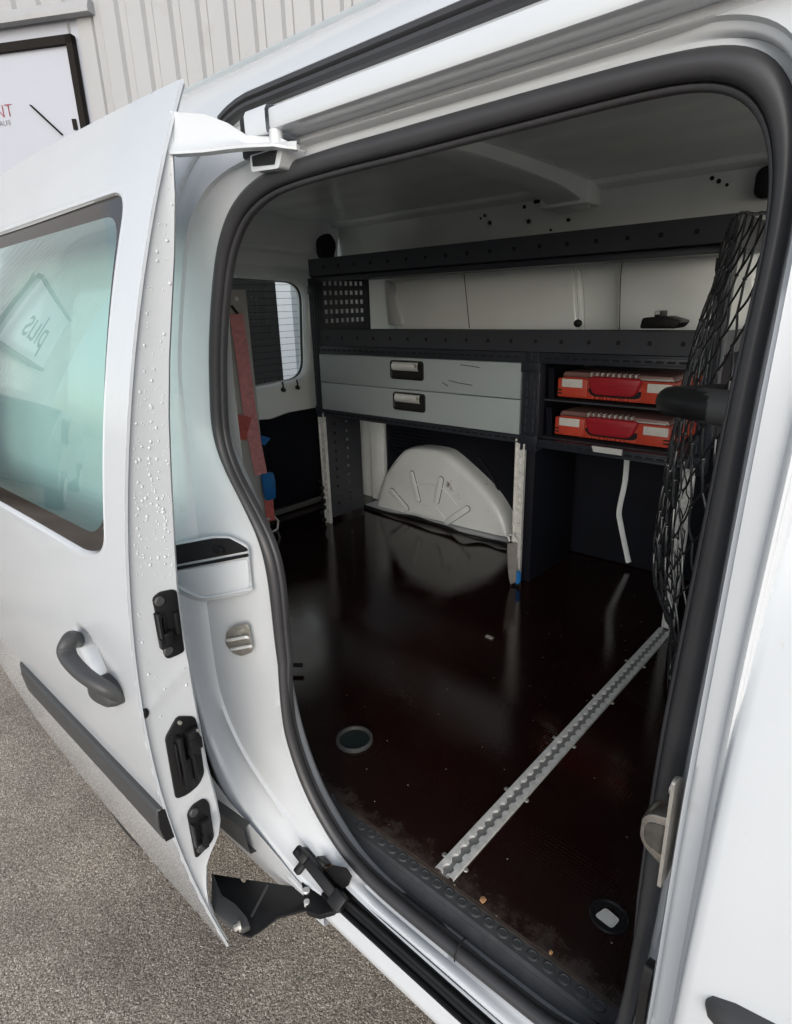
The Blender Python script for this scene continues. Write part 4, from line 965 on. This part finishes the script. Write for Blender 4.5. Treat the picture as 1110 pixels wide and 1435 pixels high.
# ------------------------------------------------------------------ red organiser cases
def case(x0, x1, z0, z1, label):
    t = thing('organiser_case', label, 'case', ((x0+x1)/2, 1.87, z0), 'red organiser cases in the shelf bay')
    Y = 1.742; H = z1-z0; W = x1-x0
    def X(f): return x0+W*f
    b = B(); b.prism(roundpoly([(x0, z0), (x1, z0), (x1-.004, z0+H*.80), (x0+.012, z0+H*.80)], .006), 'y', Y, 1.99, .004)
    b.box(X(.0), X(.28), Y-.005, Y+.01, z0+.002, z0+H*.76, .004); b.box(X(.74), X(1.0), Y-.006, Y+.01, z0+.001, z0+H*.74, .004)
    bd = b.obj('case_body', M_red, t)
    b = B(); b.prism(roundpoly([(x0+.010, z0+H*.80), (x1-.004, z0+H*.80), (x1-.012, z1), (x0+.018, z1)], .005), 'y', Y+.002, 1.985, .003); lid = b.obj('case_lid', M_clear, t)
    b = B()
    for k in range(9): b.box(X(.30)+k*.0165, X(.30)+k*.0165+.004, Y-.005, Y+.02, z0+H*.86, z1+.002, .001)
    b.obj('lid_rib', mat('lid_rib', (.42, .40, .38), .3) if 'lid_rib' not in MATS else MATS['lid_rib'], lid)
    b = B(); b.box(X(.70), X(.96), Y-.004, Y+.004, z0+H*.84, z0+H*.90, .001); b.obj('lid_edge', MATS['lid_rib'], lid)
    b = B(); pts = roundpoly([(X(.295), z0+H*.90), (X(.755), z0+H*.90), (X(.70), z0+H*.22), (X(.34), z0+H*.22)], .018, 5)
    b.prism(pts, 'y', Y-.020, Y+.004, .005, 3); hd2 = b.obj('carry_handle', M_redh, t)
    b = B(); b.box(X(.31), X(.74), Y-.0215, Y-.019, z0+H*.62, z0+H*.64); b.obj('handle_groove', M_redh, hd2)
    b = B(); pts = roundpoly([(X(.27), z0+H*.42), (X(.77), z0+H*.42), (X(.72), z0+H*.13), (X(.32), z0+H*.13)], .015, 4); b.prism(pts, 'y', Y-.002, Y+.001); b.obj('handle_recess', M_dgroove, t)
    b = B()
    for k in range(10): b.box(X(.33)+k*.0125, X(.33)+k*.0125+.007, Y-.009, Y-.001, z0+.003, z0+H*.13, .0015)
    b.obj('grip_tooth', M_red, t)
    for a, c in ((.045, .235), (.79, .985)):
        b = B(); b.box(X(a), X(c), Y-.0075, Y-.0055, z0+H*.42, z0+H*.74, .0005); b.obj('paper_label', M_label, t)
    b = B()
    for e in (.0, .955):
        for k in range(2): b.box(X(e), X(e)+.016, Y-.0078, Y-.0045, z0+H*(.14+.13*k), z0+H*(.19+.13*k))
    b.obj('hinge_slot', M_dgroove, t)
    return t
case(-.904, -.555, 1.2245, 1.302, 'upper of the two red organiser cases, partly behind the black tube')
case(-.906, -.553, 1.1055, 1.182, 'lower of the two red organiser cases, showing both paper labels')

# black tool on the middle tray
b = B(); b.prism(roundpoly([(-.70, 1.425), (-.60, 1.425), (-.585, 1.445), (-.63, 1.458), (-.695, 1.455)], .008), 'y', 1.82, 1.90, .003); b.box(-.665, -.645, 1.83, 1.88, 1.455, 1.473, .003)
tl = b.obj('black_tool', M_plastic); tag(tl, 'small black tool lying on the open middle shelf', 'tool')
b = B(); b.box(-.662, -.650, 1.828, 1.831, 1.463, 1.472); b.obj('tool_tip', M_chrome, tl)
b = B(); b.ball((-.93, 1.9, 1.437), .014, (1, 1, .9)); k = b.obj('knob', M_plastic); tag(k, 'small round black knob on the middle shelf', 'knob')

# ------------------------------------------------------------------ board and straps at the rear
XB = -2.12
b = B(); b.box(XB-.03, XB-.012, 1.17, 1.48, .585, 1.585, .002); bd = b.obj('grey_board', M_board); tag(bd, 'upright grey board standing by the rear door', 'board')
b = B(); q = U(331, 419, 'x', XB-.011); b.cyl(q, q+Vector((.004, 0, 0)), .009, 14); b.obj('board_bolt', M_chrome, bd)
st = thing('lashing_strap', 'faded pink lashing strap with blue buckle hanging down the board', 'strap', (XB, 1.47, FZ))
def ribbon(b, pts, w, th=.0025):
    pts = smooth_path(pts, 6); rows = []
    for i, p in enumerate(pts):
        a = pts[max(0, i-1)]; c = pts[min(len(pts)-1, i+1)]; t = (c-a).normalized(); n = Vector((.75, -.6, 0)); s = t.cross(n).normalized()
        rows.append([p-s*w/2, p+s*w/2, p+s*w/2+n*th, p-s*w/2+n*th])
    b.loft(rows, closed=True, capa=True, capb=True)
XS = XB+.02
b = B(); ribbon(b, [U(331, 440, 'x', XS), U(340, 500, 'x', XS), U(352, 590, 'x', XS), U(366, 665, 'x', XS)], .052); b.obj('webbing', M_strap, st)
b = B(); b.tube([U(324, 428, 'x', XS-.012), U(338, 446, 'x', XS)], .005, 8); b.obj('strap_end', M_rubber, st)
b = B(); P = [(p.y, p.z) for p in [U(*q, 'x', XS+.01) for q in ((366, 664), (381, 661), (384, 672), (385, 698), (372, 702), (369, 690))]]; b.prism(roundpoly(P, .012), 'x', XS+.002, XS+.022, .004); b.obj('buckle', M_blue, st)
b = B(); ribbon(b, [U(377, 700, 'x', XS+.01), U(378, 715, 'x', XS+.01), U(380, 729, 'x', XS+.01)], .036, .006); b.obj('webbing_tail', M_strapr, st)
b = B(); b.tube([U(*q, 'x', XS+.01) for q in ((373, 728), (385, 724), (390, 730), (389, 741), (380, 746), (388, 744))], .0045, 8); b.obj('hook', M_alu, st)
b = B(); ribbon(b, [U(300, 591, 'x', XS-.012), U(330, 597, 'x', XS-.012), U(351, 602, 'x', XS-.010)], .10, .003); s2 = b.obj('cross_strap', M_strapr); tag(s2, 'short red strap running level across the grey board', 'strap')
b = B(); P = [(p.y, p.z) for p in [U(*q, 'x', XS-.005) for q in ((366, 610), (379, 614), (371, 624), (367, 622))]]; b.prism(P, 'x', XS-.009, XS-.003); b.obj('strap_tag', M_blue, s2)
# strap end hanging on the middle leg
b = B(); ribbon(b, [Vector((-1.005, YF-.02, .73)), Vector((-1.0, YF-.026, .68)), Vector((-.99, YF-.03, .62)), Vector((-.985, YF-.026, .592))], .034, .006); s3 = b.obj('hanging_strap', mat('strap_grey', (.20, .19, .18), .7, var=.3, vscale=50)); tag(s3, 'short grey strap hanging from the middle aluminium leg', 'strap')
b = B(); b.tube([(-1.015, YF-.02, .735), (-1.02, YF-.026, .76), (-1.0, YF-.028, .765), (-.985, YF-.022, .74)], .004, 8); b.obj('strap_hook', M_alu, s3)
b = B(); b.prism(roundpoly([(-.975, .585), (-.96, .60), (-.962, .635), (-.975, .64)], .006), 'y', YF-.034, YF-.026); b.obj('blue_tag', M_blue, s3)

# ------------------------------------------------------------------ cargo net and padded tube
net_a, net_b = Vector((-.462, 1.665)), Vector((-.10, .80))
net_x = interp([(1.7, -.30), (1.6, -.318), (1.52, -.342), (1.44, -.362), (1.37, -.374), (1.2, -.392), (1.1, -.396), (1.0, -.401), (.93, -.395), (.87, -.365), (.82, -.335), (.75, -.325), (.6, -.32)])
def netp(u, v):
    """u across from the shelving to the pillar, v from the floor (0) to the top (1)"""
    z = .60+1.04*v; M = Vector((net_x(z), 1.25)); c = 2*M-(net_a+net_b)/2
    p = net_a*(1-u)**2+c*2*u*(1-u)+net_b*u*u
    return Vector((p.x, p.y, z+.015*math.sin(u*9+v*5)))
b = B(); nu, nv = 15, 22
rn = random.Random(3)
jit = {}
def node(i, j):
    if (i, j) not in jit: jit[(i, j)] = (rn.uniform(-.06, .06), rn.uniform(-.06, .06))
    a, c = jit[(i, j)]
    return netp((i+(.5 if j % 2 else 0)+a)/nu, (j+c)/nv)
for j in range(nv):
    for i in range(nu+1):
        for di in ((0, -1) if j % 2 == 0 else (0, 1)):
            ii = i+di
            if ii < 0 or ii > nu: continue
            p, q = node(i, j), node(ii, j+1); m = (p+q)/2+Vector((rn.uniform(-.004, .004), rn.uniform(-.004, .004), -.004))
            b.tube(smooth_path([p, m, q], 3), .0019, 6)
for vv in (0, nv): b.tube([node(i, vv) for i in range(nu+1)], .0032, 6)
M_cord = mat('net_cord', (.022, .022, .024), .22, spec=.8)
net = b.obj('cargo_net', M_cord); tag(net, 'black rope cargo net hanging behind the front pillar', 'net')
b = B()
for j in range(0, nv+1, 2):
    for i in range(nu+1): b.ball(node(i, j), .0036, (1, 1, 1), 6, 4)
b.obj('net_knots', M_cord, net, kind='stuff')
b = B(); c = [Vector((-.04, .78, 1.385)), Vector((-.20, .82, 1.378)), Vector((-.262, .86, 1.375)), Vector((-.293, .91, 1.368)), Vector((-.285, .98, 1.362)), Vector((-.25, 1.04, 1.36)), Vector((-.15, 1.10, 1.36))]
b.tube(smooth_path(c, 6), .021, 16); tb = b.obj('guard_tube', M_plastic, van)
b = B(); b.tube([Vector((-.232, .838, 1.3765)), Vector((-.20, .82, 1.378)), Vector((-.04, .78, 1.385))], .0225, 16); b.obj('tube_sleeve', M_mould, tb)

# chips of wood on the floor edge
for k, (px, py, s, lab) in enumerate(((677, 1262, .0065, 'orange wood chip lying by the end of the floor rail'), (772, 1336, .0038, 'small wood chip on the floor edge near the seal'))):
    q = U(px, py, 'z', FZ+.003); b = B(); b.plate([q+Vector((s*x, s*y, 0)) for x, y in ((-.6, -.7), (.5, -.9), (.8, .5), (-.3, .9), (-.8, .2))], (0, 0, 1), .004, .001)
    o = b.obj('wood_chip', M_wood); tag(o, lab, 'wood chip')

# ------------------------------------------------------------------ clad building behind, left
DB = 4.5
W0 = CAM+(RGT*((125-555)/FPX)-UPV*((165-717.5)/FPX)+FWD)*DB
WD = Vector((.863, .505, 0)); WN = Vector((.505, -.863, 0))
def wall_pt(u, z, o=0): return Vector((W0.x, W0.y, 0))+WD*u+WN*o+Vector((0, 0, z))
def wall_uz(px, py):
    d = RGT*((px-555)/FPX)-UPV*((py-717.5)/FPX)+FWD
    t = ((Vector((W0.x, W0.y, 0))-CAM).dot(WN))/d.dot(WN); p = CAM+d*t
    return (p-Vector((W0.x, W0.y, 0))).dot(WD), p.z
bld = thing('clad_building', 'building with cream ribbed metal cladding behind the van', 'building', wall_pt(0, 0))
def cladding(u0, u1, z0, z1, off=0):
    b = B(); pitch = .205; r0 = []; u = u0; k = 0
    pro = [(0, 0), (.115, 0), (.135, .028), (.185, .028), (.205, 0)]
    pts = []
    n0 = math.floor((u0-.02)/pitch)
    for n in range(n0, int((u1)/pitch)+2):
        for du, h in pro[:-1]:
            uu = n*pitch+du+.02
            if u0 < uu < u1: pts.append((uu, h))
    pts = [(u0-.005, 0)]+pts+[(u1+.005, 0)]
    b.loft([[wall_pt(u, z, -h+off) for u, h in pts] for z in (z0, z1)]); return b.obj('wall_cladding', M_clad, bld, sharp=15)
uL, zL = wall_uz(0, 31.6); uR, zR = wall_uz(130, 15); zLin = (zL+zR)/2
u3, z3 = wall_uz(97, 45); uo, _ = wall_uz(122, 165)
cladding(-6, uR, zLin+.02, 5.6); cladding(uR, 6.0, 2.35, 5.6); cladding(uo-.04, uR, .0, zLin-.02, -.012); cladding(uR, .55, 0, 2.35)
b = B(); pz = [(-6, zLin), (uR+.01, zLin)]
rows = [[wall_pt(u, zLin+dz, o) for dz, o in ((.05, .0), (.048, .05), (-.005, .075), (-.03, .072), (-.03, .0))] for u in (-6, uR+.01)]
b.loft(rows, capb=True); b.obj('lintel_flashing', M_clad, bld, sharp=20)
b = B(); b.loft([[wall_pt(u, z, -.032) for z in (zLin+.06, 0)] for u in (-6, uo+.06)]); b.obj('reveal_board', M_sign, bld)
zf, _ = 0, 0
_, ztop = wall_uz(60, 62)
b = B()
for (u0, u1, z0, z1) in ((-6, uo, ztop-.025, ztop+.03), (uo-.05, uo, 1.0, ztop+.03)):
    b.loft([[wall_pt(u, z, o) for z, o in ((z0, -.02), (z0, .03), (z1, .03), (z1, -.02))] for u in (u0, u1)], closed=True, capa=True, capb=True)
b.obj('window_frame', M_frame, bld)
b = B(); b.loft([[wall_pt(u, z, -.005) for z in (1.0, ztop)] for u in (-6, uo-.05)]); sg = b.obj('sign_panel', M_sign, bld)
def text_mesh(name, txt, size, mat_, place, parent, ext=.002, align='RIGHT', thin=0):
    cu = bpy.data.curves.new(name, 'FONT'); cu.body = txt; cu.size = size; cu.extrude = ext; cu.align_x = align; cu.offset = thin
    o = bpy.data.objects.new(name+'_src', cu); COL.objects.link(o)
    dg = bpy.context.evaluated_depsgraph_get(); me = bpy.data.meshes.new_from_object(o.evaluated_get(dg))
    bpy.data.objects.remove(o); bpy.data.curves.remove(cu)
    me.transform(place); me.materials.clear(); me.materials.append(mat_)
    r = bpy.data.objects.new(name, me); COL.objects.link(r)
    if parent is not None: parent_to(r, parent)
    return r
def wall_frame(u, z, o): 
    p = wall_pt(u, z, o); return Matrix(((WD.x, 0, WN.x, p.x), (WD.y, 0, WN.y, p.y), (0, 1, 0, p.z), (0, 0, 0, 1)))
ut, zt2 = wall_uz(20, 163)
text_mesh('sign_lettering', 'ENT', .125, M_ltr, wall_frame(ut, zt2, .0), sg, thin=-.0035)
ut, zt2 = wall_uz(16, 175)
text_mesh('sign_small_text', 'HALFE', .05, M_ltrg, wall_frame(ut, zt2, .0), sg, thin=-.0015)
for pa, pb, w in (((44, 148), (88, 189), .017), ((104, 167), (107, 182), .017)):
    (u0, z0), (u1, z1) = wall_uz(*pa), wall_uz(*pb); b = B(); b.tube([wall_pt(u0, z0, .006), wall_pt(u1, z1, .006)], w, 8, flat=.3); b.obj('sign_stroke', M_frame, sg)
# dark gateway under the upper wall, seen through the rear window
b = B(); b.loft([[wall_pt(u, z, -.06) for z in (0, 2.4)] for u in (.54, 1.372)]); b.obj('dark_gate', M_dark, bld)
up = 1.432
b = B(); b.loft([[wall_pt(up-.06, z, .03), wall_pt(up+.06, z, .03), wall_pt(up+.06, z, -.1), wall_pt(up-.06, z, -.1)] for z in (0, 2.36)], closed=True); b.obj('gate_post', M_sign, bld)

# pale paving and a parked car far beyond the gateway
_fd = RGT*((424-555)/FPX)-UPV*((425-717.5)/FPX)+FWD; _fd.z = 0; _fd.normalize(); _fs = Vector((-_fd.y, _fd.x, 0))
b = B(); b.loft([[CAM*0+_fd*t+_fs*o+Vector((0, 0, .006)) for t in (8.5, 60)] for o in (-9, 2.5)]); pv = b.obj('paving', M_paving); pv['kind'] = 'structure'
def simple_car(name, label, origin, yaw, paint):
    t = thing(name, label, 'car', origin); T = Matrix.Translation(origin) @ Matrix.Rotation(yaw, 4, 'Z')
    pr = [(-2.0, .35), (-2.05, .7), (-1.95, .95), (-1.0, 1.0), (-.35, 1.5), (1.4, 1.55), (1.9, 1.0), (2.0, .6), (1.95, .35)]
    b = B(); rows = []
    for y, f in ((-.84, .93), (-.80, 1), (.80, 1), (.84, .93)): rows.append([T @ Vector((x, y*(1 if z < 1.05 else .86), .35+(z-.35)*(f if z > .9 else 1))) for x, z in roundpoly(pr, .18, 3)])
    b.loft(rows, closed=True, capa=True, capb=True); b.obj('car_body', paint, t)
    for s in (-1, 1):
        b = B(); b.plate([T @ Vector((x, s*(.845-.14*(z-1.0)), z)) for x, z in ((-.85, 1.02), (-.25, 1.40), (1.25, 1.43), (1.55, 1.02))], T.to_3x3() @ Vector((0, s, .1)), .012); b.obj('side_window', M_frit, t)
        for x in (-1.25, 1.3):
            b = B(); b.tube([T @ Vector((x, s*.66, .31)), T @ Vector((x, s*.86, .31))], .31, 24); w = b.obj('wheel', M_tyre, t)
            b = B(); b.tube([T @ Vector((x, s*.855, .31)), T @ Vector((x, s*.868, .31))], .20, 20); b.obj('rim', M_steel, w)
    b = B(); b.plate([T @ Vector((x, y, z+.012)) for x, y, z in ((-1.0, -.68, 1.03), (-.40, -.62, 1.44), (-.40, .62, 1.44), (-1.0, .68, 1.03))], T.to_3x3() @ Vector((-.6, 0, .8)), .01); b.obj('windscreen', M_frit, t)
    return t
simple_car('parked_car', 'white car parked far off, seen through the rear window', _fd*23-_fs*1.0, math.atan2(_fs.y, _fs.x)+.6, M_paint)

# end of the same wall, mirrored in the door glass: plain cladding with a raised sign board
cladding(-17, -6, 0, 7.0); cladding(-6, 6, 5.6, 7.0)
def wbox(b, u0, u1, z0, z1, o0, o1):
    b.loft([[wall_pt(u0, z, o0), wall_pt(u1, z, o0), wall_pt(u1, z, o1), wall_pt(u0, z, o1)] for z in (z0, z1)], closed=True, capa=True, capb=True)
b = B(); wbox(b, -13.6, -9.6, 2.9, 4.6, .10, .18); sb = b.obj('sign_board', M_sign, bld)
b = B(); wbox(b, -13.7, -9.5, 2.8, 2.9, .08, .2); wbox(b, -13.7, -9.5, 4.6, 4.7, .08, .2); b.obj('sign_frame', M_mould, sb)
text_mesh('sign_lettering', 'plus', 1.25, M_frame, wall_frame(-11.6, 3.35, .183), sb, align='CENTER')
b = B(); wbox(b, -17, -6, 0, .6, .0, .04); b.obj('plinth', M_mould, bld)

simple_car('parked_car', 'dark grey car mirrored in the lower part of the door glass', Vector((-9.3, -2.1, 0)), .45, mat('grey_car_paint', (.10, .105, .11), .25, coat=.8))
